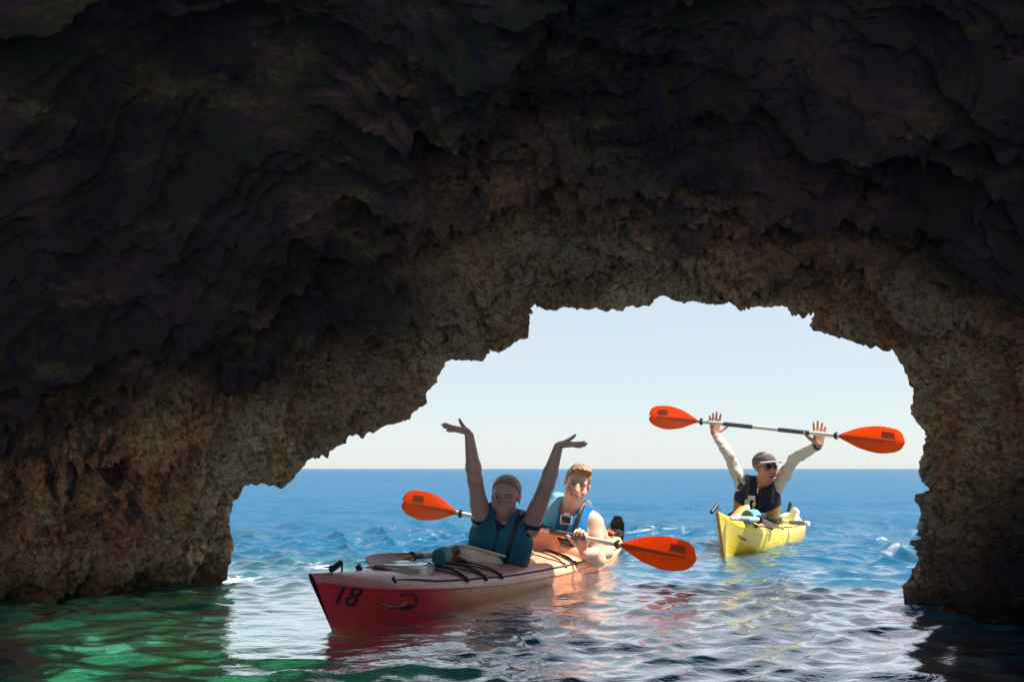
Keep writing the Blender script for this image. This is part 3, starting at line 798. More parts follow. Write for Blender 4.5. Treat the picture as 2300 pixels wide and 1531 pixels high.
def build_red_kayak():
    k = RK; e = k.root('kayak')
    tag(e, 'long red and orange two-seat sea kayak with 18 on its bow, under the arch', 'kayak')
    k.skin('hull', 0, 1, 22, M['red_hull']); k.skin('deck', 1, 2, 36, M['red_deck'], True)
    # moulded seam rib between hull and deck
    for sg in (1, -1):
        us = np.linspace(.02, 3.70, 90); P = []
        for u in us:
            x, lat, z = k.sect(u, np.array(1.0)); P.append(k.loc(float(x), sg*(float(lat)+.001), float(z)))
        MB().tube(P, .005, 6).build('seam_rib', M['red_hull'], e)
    k.coaming(1.52, .33, .20, M['cream'], .026, .05, name='coaming'); 
    k.coaming(2.45, .33, .225, M['salmon'], .065, .075, .018, name='coaming')
    # ruffled black band and teal skirt stretched over the rear cockpit rim
    n = 72; rimp = []; inn = []
    for q in range(n):
        t = 2*math.pi*q/n; cu, sw = math.cos(t), math.sin(t); u, w = 2.45+.345*cu, .225*sw
        z = float(k.deckz(2.45+.33*cu, .98*.225*sw*(1-.12*(-cu if cu < 0 else 0))))+.065+.075*max(0, -cu)**2.5+.012
        rimp.append(k.loc(u, w, z+.003*math.sin(q*2.6))); inn.append(k.loc(2.43+.16*cu, .15*sw, .30+.02*-cu))
    MB().tube(rimp, .0125, 7, closed=True).build('skirt_band', M['black'], e)
    mid = [a*.55+b*.45-np.array([0, 0, .012]) for a, b in zip(rimp, inn)]
    MB().add(rimp+mid+inn, [(q, (q+1) % n, n+(q+1) % n, n+q) for q in range(n)]+[(n+q, n+(q+1) % n, 2*n+(q+1) % n, 2*n+q) for q in range(n)]).build('spray_skirt', mat_plain('teal_nylon', (.04, .36, .44), .6, bump=.3), e)
    # perimeter lines and fittings
    fu = [.28, .80, .97, 1.13, 1.95, 2.12]
    for sg in (1, -1):
        pts = [(u, sg*.965*float(k.f(k.beam, u))) for u in np.linspace(.28, 3.3, 12)]
        k.deckline(pts, .0042, .007)
        for u in fu+[2.9, 3.3]: k.fitting(u, sg*.95*float(k.f(k.beam, u)))
    W = lambda u, f: (u, f*float(k.f(k.beam, u)))
    for a, b, c in ((.80, .56, .97), (.97, .74, 1.13), (1.13, .92, .80)):
        k.deckline([W(a, .95), W(b, .35), W(c, -.95)], .0042)
    for a, b in ((.80, .84), (.97, 1.0), (1.13, 1.17), (.80, .97), (.97, 1.13)):
        k.deckline([W(a, .93), W((a+b)/2-.10, .1), W(b, -.93)], .0042)
    for a, b in ((1.95, 2.12), (2.12, 1.98), (2.12, 2.2)):
        k.deckline([W(a, .95), W(b, -.95)], .0042)
    for a, b in ((3.0, 3.2), (3.2, 3.0)):
        k.deckline([W(a, .95), W(b, -.95)], .0042)
    # dark painted seam running away from the front cockpit
    k.deckline([W(1.86, .30), W(1.86, .70), W(1.95, .93)], .005, .002, 'seam_line', M['print_dark'])
    k.deckline([W(2.5, .80), W(2.42, .90), W(2.52, .97)], .004, .002, 'seam_line', M['print_dark'])
    # front hatch
    mb = MB(); c = (.56, 0); n = 48
    prof = [(1.08, -.012), (1.06, .016), (1.0, .022), (.95, .020), (.92, .010), (.88, .010), (.84, .022), (.6, .028), (.52, .022), (.5, .022), (.46, .030), (.2, .034), (.02, .035)]
    V = []
    for r, h in prof:
        for q in range(n):
            t = 2*math.pi*q/n; u = c[0]+.20*r*math.cos(t); w = .135*r*math.sin(t)
            zz = float(k.deckz(c[0], .085))*.55+float(k.deckz(u, w))*.45
            V.append(k.loc(u, w, zz+h))
    F = [(i*n+q, i*n+(q+1) % n, (i+1)*n+(q+1) % n, (i+1)*n+q) for i in range(len(prof)-1) for q in range(n)]+[tuple((len(prof)-1)*n+q for q in range(n))]
    mb.add(V, F).build('hatch_cover', M['hatch'], e)
    # bow toggle and its cord
    a, b = k.tolocal(at(741, 1281, 4.30)), k.tolocal(at(768, 1262, 4.34))
    MB().tube([a, a+(b-a)*.06, a+(b-a)*.94, b], [.008, .0125, .0125, .009], 12).build('carry_handle', M['black'], e)
    g = k.tolocal(at(785, 1287, 4.40)); g[1] = 0; g[2] = float(k.deckz(.22, 0))+.004
    f0 = k.loc(-.02, 0, float(k.deckz(.05, 0))+.008)
    MB().tube([b, b+(g-b)*.5+[0, 0, .012], g], .004, 6).tube([a, f0+[0, 0, .012], f0], .004, 6).build('handle_cord', M['cord'], e)
    ring = [f0+np.array([.022*math.cos(t), .018*math.sin(t), .008]) for t in np.linspace(0, 2*math.pi, 20)[:-1]]
    MB().tube(ring, .003, 6, closed=True).build('ring', M['metal'], e)
    k.fitting(.20, .001)
    for u in (.98, 1.35):   # drain screws at the waterline
        x, lat, z = k.sect(u, np.array(.66)); p = k.loc(float(x), float(lat), float(z))
        MB().lathe([(.007, 0), (.007, .006), (.003, .008)], p, (0, -1, .1), 10).build('screw', M['metal'], e)
    # rudder, raised at the stern
    rp = []
    prof = [(0, .02), (.045, .10), (.055, .19), (.02, .25), (-.03, .245), (-.055, .19), (-.05, .10), (-.03, .02), (-.03, -.10), (0, -.12)]
    x0 = 3.80
    V = [np.array([x0+.0+.004*sgn, p[0], p[1]+.06]) for sgn in (-2, 2) for p in prof]; n = len(prof)
    F = [tuple(range(n)), tuple(range(2*n-1, n-1, -1))]+[(i, n+i, n+(i+1) % n, (i+1) % n) for i in range(n)]
    MB().add(V, F).build('rudder', M['black'], e, smooth=False)
    mb = MB().box((3.74, 0, .18), (.06, .05, .018)).box((3.70, .02, .20), (.02, .07, .012)).tube([(3.6, .04, .17), (3.7, .05, .21), (3.78, .05, .24)], .006, 6).tube([(3.5, -.05, .17), (3.7, -.05, .21), (3.78, -.03, .2)], .005, 6)
    mb.build('rudder_mount', M['black'], e)
    MB().tube([(3.42, .05, .172), (3.60, .06, .19), (3.66, .02, .20), (3.60, -.04, .19)], .012, 8).build('stern_loop', M['orange'], e)
    # figures and emblem on the bow
    k.text_on_hull('18', .035, .66, .135, 'number', M['print_dark'], slant=-.15, sx=.78, italic=.62)
    for cu, cv, a, b, t0, t1, r, mt in ((.385, .80, .060, .14, -2.2, 2.4, .0048, 'print_dark'), (.39, .79, .047, .10, -1.9, 2.3, .0022, 'print_dark'), (.385, .74, .014, .04, 0, 6.2, .0022, 'print_light')):
        P = []
        for t in np.linspace(t0, t1, 40):
            u = cu+a*math.cos(t); v = cv+b*math.sin(t); x, lat, z = k.sect(u, np.array(v)); P.append(k.loc(float(x), float(lat)+.001, float(z)))
        MB().tube(P, r, 5).build('emblem', M[mt], e)
    P = []
    for t in np.linspace(0, 1, 30):
        u = .24+.17*t; v = .74-.05*math.sin(t*3.1); x, lat, z = k.sect(u, np.array(v)); P.append(k.loc(float(x), float(lat)+.001, float(z)))
    MB().tube(P, np.linspace(.003, .0085, 30), 8).build('emblem', M['print_dark'], e)
    # pale squiggle of worn, unreadable script inside the swoosh
    P = []
    for t in np.linspace(0, 1, 70):
        u = .25+.13*t; v = .745-.05*math.sin(t*3.1)+.018*math.sin(t*50); x, lat, z = k.sect(u, np.array(v)); P.append(k.loc(float(x), float(lat)+.004+.006*t, float(z)))
    MB().tube(P, .0012, 4).build('lettering', M['print_light'], e)

def build_yellow_kayak():
    k = YK; e = k.root('kayak')
    tag(e, 'yellow single sea kayak out in the sunlit water beyond the arch', 'kayak')
    k.skin('hull', 0, 1, 20, M['yellow_hull']); k.skin('deck', 1, 2, 30, M['yellow_deck'], True)
    k.coaming(1.08, .30, .19, M['black'], .03, .045)
    # worn brown keel strip on the stem
    P = [np.array(k.loc(float(k.sect(0.0, np.array(v))[0])-.003, 0, float(k.sect(0.0, np.array(v))[2]))) for v in np.linspace(.0, 1.35, 14)]
    MB().tube(P, .011, 8).build('stem_strip', mat_plain('worn_brown_strip', (.34, .17, .02), .5, scale=80, var=.3), e)
    W = lambda u, f: (u, f*float(k.f(k.beam, u)))
    for sg in (1, -1):
        k.deckline([W(u, sg*.93) for u in np.linspace(.45, 2.7, 9)], .0035)
        for u in (.45, .75, 1.0, 1.95, 2.3): k.fitting(*W(u, sg*.93))
    for a, b in ((.45, .75), (.75, .45), (.75, 1.0), (1.0, .78), (1.9, 2.2), (2.2, 1.9)):
        k.deckline([W(a, .93), W(b, -.93)], .0035)
    # bow and stern toggles
    a, b = k.tolocal(at(1597, 1151, 6.55)), k.tolocal(at(1612, 1133, 6.60))
    MB().tube([a, a+(b-a)*.05, a+(b-a)*.95, b], [.009, .0135, .0135, .009], 12).build('carry_handle', M['black'], e)
    f0 = k.loc(-.06, 0, .29); MB().tube([(a+b)/2, f0], .004, 6).build('handle_cord', M['cord'], e)
    MB().tube([k.loc(2.80, .0, .15), k.loc(2.84, .02, .25)], .016, 12).build('carry_handle', M['black'], e)
    # day hatch
    mb = MB(); c0 = k.loc(.62, .12, float(k.deckz(.62, .12)))
    mb.lathe([(.05, -.004), (.05, .004), (.035, .008), (.004, .009)], c0, (0, -.45, 1), 20).build('deck_plate', mat_plain('grey_plate', (.45, .45, .42), .4), e)
    k.text_on_hull('Aspect', .22, .72, .034, 'lettering', M['print_dark'], slant=-.25, sx=1.25, italic=.3)
    for u in (.80, .86):
        x, lat, z = k.sect(u, np.array(.80)); MB().lathe([(.006, 0), (.006, .005), (.002, .007)], k.loc(float(x), float(lat), float(z)), (0, -1, .1), 8).build('screw', M['metal'], e)

# ------------------------------------------------------------------ paddles
def blade_mesh(org, d, w, nrmv, length, width, mats, parent, o, flip=1, base=.0, sticker=True):
    """blade from neck org along d; w lateral axis; asymmetric teardrop, spooned, with a raised rib"""
    n = 34; m = 13
    ts = np.linspace(0, 1, n)
    up = width*.5*np.array(pinterp(ts, [0, .12, .35, .62, .85, .96, 1], [.13, .40, .82, 1.02, .93, .66, .22]))
    dn = width*.5*np.array(pinterp(ts, [0, .12, .35, .62, .85, .96, 1], [.13, .36, .76, .95, .78, .50, .18]))
    def P(t, s_, off):
        i = t*(n-1); hw = np.interp(t, ts, up) if s_ > 0 else np.interp(t, ts, dn)
        spoon = -.03*math.sin(t*2.2)*.6+.018*abs(s_)**1.6
        return org+d*(t*length)+w*(s_*hw*flip)+nrmv*(spoon+off)
    V = []
    for off in (.0022, -.0022):
        for t in ts:
            for s_ in np.linspace(-1, 1, m): V.append(P(t, s_, off*(1-.6*abs(s_))))
    F = []
    for q in range(2):
        b = q*n*m
        for i in range(n-1):
            for j in range(m-1):
                f = (b+i*m+j, b+i*m+j+1, b+(i+1)*m+j+1, b+(i+1)*m+j)
                F.append(f if q == 0 else f[::-1])
    for i in range(n-1):
        for j in (0, m-1):
            a = i*m+j; f = (a, a+m, n*m+a+m, n*m+a); F.append(f)
    for i in (0, n-1):
        for j in range(m-1):
            a = i*m+j; F.append((a, a+1, n*m+a+1, n*m+a))
    MB().add(V, F).build('blade', M[mats[0]], parent, origin=o)
    for sg in (1, -1):
        pts = [P(t, 0, sg*.003) for t in np.linspace(-.02, .86, 16)]
        MB().tube(pts, np.linspace(.0135, .003, 16), 8).build('blade_rib', M[mats[1]], parent, origin=o)
    if sticker:
        V = []
        for off in (.0034,):
            for t in np.linspace(.64, .84, 6):
                for s_ in np.linspace(.22, .66, 5): V.append(P(t, s_, off))
        F = [(i*5+j, i*5+j+1, (i+1)*5+j+1, (i+1)*5+j) for i in range(5) for j in range(4)]
        for off in (-.0034,):
            for t in np.linspace(.64, .84, 6):
                for s_ in np.linspace(.22, .66, 5): V.append(P(t, s_, off))
        F += [(30+i*5+j, 30+(i+1)*5+j, 30+(i+1)*5+j+1, 30+i*5+j+1) for i in range(5) for j in range(4)]
        MB().add(V, F).build('sticker', M['sticker'], parent, origin=o)
def build_paddle(A, B, label, bl=.45, bw=.19, grips=((.33, .45), (.55, .67)), flips=(1, 1), group='paddles with orange-red blades'):
    A = np.asarray(A); B = np.asarray(B); d = nrm(B-A); L = np.linalg.norm(B-A); mid = (A+B)/2
    e = empty('kayak_paddle', mid); tag(e, label, 'paddle', group)
    cam_p = np.array([0, 0, CAMZ]); toc = nrm(cam_p-mid)
    nv = nrm(toc-d*(toc@d)); w = np.cross(nv, d); w = w if w[2] > 0 else -w
    s0, s1 = A+d*(bl-.01), B-d*(bl-.01)
    MB().tube([s0+(s1-s0)*t for t in np.linspace(0, 1, 12)], .0145, 16).build('shaft', M['grey_shaft'], e, origin=mid)
    for g0, g1 in grips:
        MB().tube([A+d*L*g0, A+d*L*(g0+.003), A+d*L*(g1-.003), A+d*L*g1], [.0147, .0165, .0165, .0147], 16).build('grip', M['dark_shaft'], e, origin=mid)
    for p, dd, fl in ((A+d*bl, -d, flips[0]), (B-d*bl, d, flips[1])):
        blade_mesh(p, dd, w, nv, bl, bw, ('blade', 'blade_rib'), e, mid, fl)
        MB().lathe([(.014, -.014), (.02, -.012), (.022, -.002), (.028, 0), (.028, .004), (.02, .006), (.014, .012)], p-dd*.03, dd, 18).build('drip_ring', M['black'], e, origin=mid)
    return e
MAN_A, MAN_B = at(903, 1127, 6.95), at(1562, 1256, 5.52)
GU_A, GU_B = at(1458, 934, 8.3), at(2031, 994, 7.0)
def on_line(A, B, px):
    """point of the line A-B that the photograph shows in column px"""
    best = min(np.linspace(0, 1, 2001), key=lambda t: abs((A+(B-A)*t)[0]/((A+(B-A)*t)[1]*cp+((A+(B-A)*t)[2]-CAMZ)*sp)*2300+1150-px))
    return A+(B-A)*best

def build_deck_gear():
    # split spare paddle on the red foredeck
    a, b, c = at(834, 1266, 4.62), at(925, 1250, 5.02), at(1048, 1237, 5.55)
    for p, z in ((a, .245), (b, .243), (c, .235)): pass
    e = empty('spare_paddle', b); tag(e, 'spare paddle half with brown blade lashed across the red foredeck', 'paddle')
    d = nrm(a-b); nv = nrm(np.array([.25, -.35, 1])); nv = nrm(nv-d*(nv@d)); w = np.cross(nv, d)
    blade_mesh(b, d, w, nv, np.linalg.norm(a-b), .17, ('brown_blade', 'brown_blade'), e, b, sticker=False)
    MB().tube([b, b+(c-b)*.5, b+(c-b)*.96], .0145, 14).build('shaft', M['dark_shaft'], e, origin=b)
    MB().tube([b+(c-b)*.16, b+(c-b)*.42], .0158, 14).build('shaft_band', M['grey_shaft'], e, origin=b)
    MB().lathe([(.014, -.014), (.024, -.008), (.026, .004), (.014, .012)], b, d, 16).build('drip_ring', M['black'], e, origin=b)
    # second half: brown blade beside the cockpit
    a, b2 = at(1062, 1262, 5.45), at(1012, 1247, 5.25)
    e = empty('spare_paddle', a); tag(e, 'short brown spare blade tucked against the cream cockpit rim on the red kayak', 'paddle')
    d = nrm(a-b2); w = nrm(np.cross(nv, d))
    blade_mesh(b2, d, w, nrm(np.cross(d, w)), .22, .13, ('brown_blade', 'brown_blade'), e, a, sticker=False)
    MB().tube([b2, b2-d*.10], .014, 12).build('shaft', M['orange'], e, origin=a)
    # rolled paddle float / teal cylinder
    f0 = at(984, 1251, 4.98); ax = nrm(RU*.96+np.array([-.08, .1, .10]))
    e = empty('bilge_pump', f0); tag(e, 'teal foam cylinder with dark end strapped on the red foredeck', 'bilge pump')
    MB().lathe([(.033, .004), (.039, .012), (.039, .085), (.033, .10), (.02, .102)], f0, ax, 28).build('float_sleeve', M['teal'], e, origin=f0)
    MB().lathe([(.004, -.002), (.033, -.001), (.036, .004), (.037, .014)], f0, ax, 28).build('end_cap', M['teal_dark'], e, origin=f0)
    MB().tube([f0+ax*.09, f0+ax*.24], .016, 14).build('pump_tube', M['black'], e, origin=f0)
    # gear on the yellow kayak
    f0 = at(1678, 1160, 7.12); ax = nrm(YU*.9+np.array([.25, 0, .0]))
    e = empty('bilge_pump', f0); tag(e, 'blue foam cylinder with green end on the yellow foredeck', 'bilge pump')
    MB().lathe([(.040, .004), (.047, .012), (.047, .13), (.038, .14), (.02, .142)], f0, ax, 28).build('float_sleeve', mat_plain('sky_blue_foam', (.10, .42, .62), .6), e, origin=f0)
    MB().lathe([(.004, -.002), (.040, -.001), (.045, .004), (.045, .014)], f0, ax, 28).build('end_cap', mat_plain('deep_green_cap', (.01, .11, .10), .5), e, origin=f0)
    MB().tube([f0+ax*.12, f0+ax*.30], .018, 12).build('pump_tube', M['black'], e, origin=f0)
    # spare paddle across the yellow deck: shaft towards the bow, pale blade under the cords
    b, c = at(1704, 1166, 6.98), at(1641, 1163, 6.86)
    e = empty('spare_paddle', b); tag(e, 'spare paddle half with pale pink blade and white shaft across the yellow foredeck', 'paddle')
    d = nrm(b-c); tip = at(1742, 1180, 7.35); dd = nrm(tip-b); nv = nrm(np.array([.1, -.45, 1])); nv = nrm(nv-dd*(nv@dd)); w = np.cross(nv, dd)
    blade_mesh(b, dd, w, nv, .42, .18, ('pinkblade', 'orange'), e, b, sticker=False)
    MB().tube([b, c], .017, 14).build('shaft', M['white_bottle'], e, origin=b)
    MB().tube([b+(c-b)*.38, b+(c-b)*.74], .0182, 14).build('shaft_band', mat_plain('mid_grey_band', (.25, .26, .3), .4), e, origin=b)
    MB().lathe([(.016, -.014), (.028, -.008), (.030, .004), (.016, .012)], b, dd, 16).build('drip_ring', M['black'], e, origin=b)
    # other half lashed behind, its shaft end pokes out to the side
    b, c = at(1752, 1171, 7.95), at(1817, 1175, 7.75)
    e = empty('spare_paddle', b); tag(e, 'spare paddle shaft poking out sideways behind the man in the cap', 'paddle')
    MB().tube([b-(c-b)*.6, c], .017, 14).build('shaft', M['white_bottle'], e, origin=b)
    MB().tube([b+(c-b)*.36, b+(c-b)*.88], .0182, 14).build('shaft_band', mat_plain('slate_band', (.16, .18, .22), .4), e, origin=b)
    # small orange bottle
    f0 = at(1655, 1162, 7.3)
    e = empty('water_bottle', f0); tag(e, 'small orange bottle wedged beside the blue foam cylinder', 'bottle')
    MB().lathe([(.02, 0), (.04, .01), (.042, .14), (.03, .17)], f0-np.array([.02, 0, .02]), (.5, .5, .35), 20).build('bottle', M['orange'], e, origin=f0)
    MB().lathe([(.02, .17), (.02, .20), (.012, .205)], f0-np.array([.02, 0, .02]), (.5, .5, .35), 16).build('lid', M['white_bottle'], e, origin=f0)
    # pale dry bag behind the cockpit
    f0 = at(1771, 1166, 8.35)
    F = Field(f0-.25, f0+.25, .008)
    F.ell(f0, (.07, .13, .055), k=.02); F.cone(f0+[-.02, -.1, 0], f0+[.02, -.13, .08], .03, .022, .03); F.cone(f0+[.06, 0, .02], f0+[.07, .0, .06], .025, .02, .03)
    V, Q = F.mesh(); me = mesh_np('dry_bag', V-f0, Q)
    o = link('dry_bag', me, mat_plain('pale_yellow_bag', (.72, .70, .42), .5), None, f0)
    tag(o, 'crumpled pale yellow dry bag on the rear deck of the yellow kayak', 'bag')
# ------------------------------------------------------------------ people
def frame(F, U):
    """rows: right hand side as seen by us when it faces us (x), forward (y), up (z)"""
    F = nrm(F); U = nrm(np.asarray(U, float)-F*(np.asarray(U, float)@F)); X = np.cross(F, U)
    return np.stack([X, F, U])
class Figure:
    def __init__(s, pelvis, neck, F, lat=None, scale=1.0, build=1.0, head=None, headF=None, headU=None, hs=1.0, skin=(.55, .33, .25), lip=(.5, .16, .14), brow=(.12, .07, .04), mouth='smile', sex='m'):
        s.p = np.asarray(pelvis, float); s.n = np.asarray(neck, float); s.T = s.n-s.p; s.TL = np.linalg.norm(s.T); s.sc = scale
        Fv = np.asarray(F, float); s.R = frame(Fv, s.T)          # torso axes
        Tz = nrm(s.T); Fy = nrm(Fv-Tz*(Fv@Tz)); s.R = np.stack([np.cross(Fy, Tz), Fy, Tz])
        if lat is not None:
            lx = nrm(np.asarray(lat)-Tz*(np.asarray(lat)@Tz)); s.R = np.stack([lx, np.cross(Tz, lx), Tz])
        s.b = build; s.leg = (-RU, np.array([RU[1], -RU[0], 0])); s.prims = []; s.head = np.asarray(head, float); s.H = frame(headF, headU); s.hs = hs
        s.skin, s.lip, s.brow, s.mouth, s.sex = skin, lip, brow, mouth, sex
    def t(s, x, y, z):
        """torso coordinates: x, y in metres times build, z as a fraction of the trunk"""
        return s.p+s.R[0]*x*s.b+s.R[1]*y*s.b+s.R[2]*z*s.TL
    def h(s, x, y, z): return s.head+(s.H[0]*x+s.H[1]*y+s.H[2]*z)*s.hs
    def torso(s):
        b = s.b; f = s.sex == 'f'; P = s.prims; L = s.TL
        P.append(('e', s.t(0, 0, .08), (.165*b, .115*b, .11), s.R, .05))
        P.append(('e', s.t(0, .0, .42), ((.125 if f else .14)*b, .095*b, .15), s.R, .05))
        P.append(('e', s.t(0, .0, .74), ((.142 if f else .16)*b, .108*b, .14), s.R, .05))
        for sx in (-1, 1):
            P.append(('c', s.t(0, -.01, .95), s.t(sx*.12, 0, .93), .06*b, .052*b, .04))
            if f: P.append(('e', s.t(sx*.06, .085, .68), (.06*b, .05*b, .06*b), s.R, .03))
            else: P.append(('e', s.t(sx*.07, .075, .76), (.075*b, .035*b, .05*b), s.R, .04))
            P.append(('c', s.p+s.leg[1]*sx*.085+s.leg[0]*.02, s.p+s.leg[1]*sx*.10+s.leg[0]*.42, .062*b, .045*b, .03))
        s.prims = P = [q+('sleeve',) if abs((q[1]-s.p)@s.R[2]) > -1 and not (q[0] == 'c' and q[3] == .062*b) else q for q in P]
        hb = s.h(0, -.015, -.085)
        nb = s.t(0, -.01, .96)
        r = (.041 if f else .055)
        P.append(('c', nb, hb, r*1.12*s.hs, r*s.hs, .018))
    def headp(s):
        P = s.prims; k = s.hs; H = s.H; f = s.sex == 'f'
        e = lambda c, r, kk: P.append(('e', s.h(*c), tuple(q*k for q in r), H, kk*k))
        c = lambda a, b, ra, rb, kk: P.append(('c', s.h(*a), s.h(*b), ra*k, rb*k, kk*k))
        e((0, -.018, .040), (.074, .094, .080), .01)
        e((0, .022, -.035), (.053 if f else .056, .066, .074), .030)
        e((0, .052, -.088), (.020 if f else .030, .024, .020), .022)          # chin
        for sx in (-1, 1):
            e((sx*.040, .050, -.030), (.024, .022, .022), .02)                # cheek
            e((sx*(.038 if f else .041), .0, -.060), (.014, .038, .028), .025)                    # jaw angle
            e((sx*.032, .070, .024), (.022, .012, .008), .012)                # brow ridge
            P.append(('s', s.h(sx*.031, .098, .004), (.0195*k, .016*k, .0115*k), H, .010*k))
            P.append(('e', s.h(sx*.031, .0715, .003), (.0125*k,)*3, H, .002*k))
            e((sx*.0735, -.008, -.002), (.007, .015, .026), .006)             # ear
            e((sx*.078, -.014, .006), (.005, .011, .016), .005)
            e((sx*.009, .090, -.033), (.0075, .008, .006), .006)              # nostril
            if s.mouth != 'neutral':
                e((sx*.043, .058, -.036), (.018, .017, .015), .015)
        c((0, .082, .006), (0, .098, -.027), .0065, .0095, .012)              # nose
        if s.mouth == 'laugh':
            P.append(('s', s.h(0, .090, -.064), (.023*k, .020*k, .015*k), H, .004*k))
            c((-.024, .078, -.052), (.024, .078, -.052), .006, .006, .008)
            c((-.018, .076, -.082), (.018, .076, -.082), .007, .007, .008)
            e((0, .074, -.055), (.019, .010, .005), .002)
        else:
            c((-.020, .080, -.057), (.020, .080, -.057), .0055, .0055, .008)
            c((-.016, .079, -.069), (.016, .079, -.069), .006, .006, .008)
    def arm(s, S, E, Wp, r=(.05, .037, .040, .025), k=.018):
        S, E, Wp = map(lambda q: np.asarray(q, float), (S, E, Wp)); P = s.prims
        P.append(('c', S, S+(E-S)*.45, r[0], r[1]*1.18, .03)); P.append(('c', S+(E-S)*.4, E, r[1]*1.18, r[1], k))
        m = E+(Wp-E)*.28
        P.append(('c', E, m, r[1]*.98, r[2], k)); P.append(('c', m, Wp, r[2], r[3], k))
        for i in range(-4, 0): P[i] = P[i]+('sleeve',)
    def hand(s, Wp, f, n, side, curls, spread=.12, size=1.0, thumb=(.6, .35, .3), thumbcurl=.4):
        """wrist, finger direction, palm normal, direction of the thumb side"""
        P = s.prims; z = size; f = nrm(f); n = nrm(np.asarray(n)-f*(np.asarray(n)@f)); sd = np.cross(f, n)
        if sd@np.asarray(side) < 0: sd = -sd
        Wp = np.asarray(Wp, float)
        lat = (.030, .010, -.010, -.028); ln = (.068, .076, .070, .054)
        for i, l in enumerate(lat):
            kn = Wp+f*(.086-.006*abs(i-1.2))*z+sd*l*z
            P.append(('c', Wp+f*.008*z+sd*l*.55*z, kn, .0155*z, .0115*z, .010))
            d = nrm(f+sd*l/.03*spread); a = 0; p = kn; L = ln[i]*z
            cu = curls[i] if isinstance(curls[0], (list, tuple)) else curls
            for j, fr in enumerate((.45, .31, .24)):
                a += cu[j]; dd = d*math.cos(a)+n*math.sin(a); q = p+dd*L*fr
                P.append(('c', p, q, (.0102, .0092, .0082)[j]*z, (.0092, .0082, .0068)[j]*z, .002)); p = q
        b0 = Wp+f*.018*z+sd*.020*z; d = nrm(sd*thumb[0]+f*thumb[1]+n*thumb[2])
        k1 = b0+d*.042*z; P.append(('c', b0, k1, .016*z, .0115*z, .008))
        d2 = nrm(d*math.cos(thumbcurl)+nrm(f*.6+n*.5)*math.sin(thumbcurl)); k2 = k1+d2*.032*z
        P.append(('c', k1, k2, .0115*z, .010*z, .003)); P.append(('c', k2, k2+nrm(d2+n*.2)*.024*z, .010*z, .0075*z, .003))
    def grow(s, h=.0045, grow=0.0, sel=None):
        pr = [q for q in s.prims if sel is None or sel(q)]
        pts = np.array([q[1] for q in pr]+[q[2] for q in pr if q[0] == 'c']); mr = .16
        F = Field(pts.min(0)-mr, pts.max(0)+mr, h)
        for q in pr:
            if q[0] == 'c': F.cone(q[1], q[2], q[3]+grow, q[4]+grow, q[5])
        for q in pr:
            if q[0] == 'e': F.ell(q[1], tuple(r+grow for r in q[2]), q[3], q[4])
        for q in pr:
            if q[0] == 's': F.ell(q[1], q[2], q[3], q[4], sub=True)
        # eyeballs again after the sockets are cut
        for q in pr:
            if q[0] == 'e' and len(set(q[2])) == 1: F.ell(q[1], q[2], q[3], .0)
        return F
    def face_paint(s, V):
        q = (V-s.head)/s.hs; x, y, z = (q@s.H[i] for i in range(3))
        n = fbm(V*9, 3, 3)[:, None]; n2 = fbm(V*60, 2, 5)[:, None]
        col = np.array(s.skin)[None]*(1+.10*n+.05*n2)
        near = (np.abs(x) < .1) & (np.abs(z) < .14) & (np.abs(y) < .14)
        def put(mask, c, a=1.0):
            m = (np.clip(mask, 0, 1)*a*near)[:, None]; col[:] = col*(1-m)+np.array(c)[None]*m
        g = lambda d, r: 1-sstep(r*.7, r*1.3, d)
        fr = (y > .03)
        red = np.array(s.skin)*np.array([1.12, .72, .70])
        for sx in (-1, 1): put(g(np.hypot(x-sx*.040, z+.032), .022)*fr, red, .6); put(g(np.hypot(x-sx*.076, (z+.005)*.6), .02), red, .5)
        put(g(np.hypot(x, z+.03), .012)*(y > .09), red, .5)
        for sx in (-1, 1):
            ex = x-sx*.031; ez = z-.003
            lid = g(np.hypot(ex/1.45, ez/.75), .0105)*(y > .055)
            put(g(np.hypot(ex/1.3, ez), .019)*(y > .05), np.array(s.skin)*.65, .38)
            put(g(np.hypot(ex/1.4, ez/.45), .0080)*(y > .055), (.62, .58, .55), .9)
            put(g(np.hypot(ex, ez), .0044)*(y > .055), (.05, .06, .07), 1)
            put(g(np.abs(ez-.0065+.012*(ex/.016)**2*.5), .0026)*(np.abs(ex) < .018)*(y > .05), (.02, .012, .01), 1)
            put(g(np.abs(ez-.021+6*ex**2), .0042)*(np.abs(ex) < .021)*(y > .055), s.brow, .85)
        if s.mouth == 'laugh':
            put(g(np.hypot(x/1.25, (z+.066)/.9), .021)*(y > .05), s.lip, .9)
            put(g(np.hypot(x/1.3, (z+.067)/.8), .0165)*(y > .04), (.10, .02, .02), 1)
            put(g(np.abs(z+.060-7*x*x), .0042)*(np.abs(x) < .019)*(y > .05)*(y < .080), (.70, .64, .56), 1)
            put(g(np.abs(z+.046), .004)*(np.abs(x) < .026)*(y > .05), (.06, .035, .03), .7)
        else:
            zm = -.064+13*x*x
            put(g(np.abs(z-zm), .0095-.004*np.abs(x)/.03)*(np.abs(x) < .030)*(y > .055), s.lip, .9)
            put(g(np.abs(z-zm-.001), .0045)*(np.abs(x) < .022)*(y > .055), tuple(np.array((.74, .68, .62))*(.48 if s.sex == 'f' else 1)), .9)
            put(g(np.abs(z-zm-.0035), .0012)*(np.abs(x) < .026)*(y > .055), (.12, .03, .03), .8)
        return np.clip(col, 0, 1)
def to_obj(V, Q, name, mat, parent, org, col=None):
    me = mesh_np(name, V-np.asarray(org), Q)
    if col is not None: cattr(me, 'col', col)
    o = link(name, me, mat, parent)
    return o
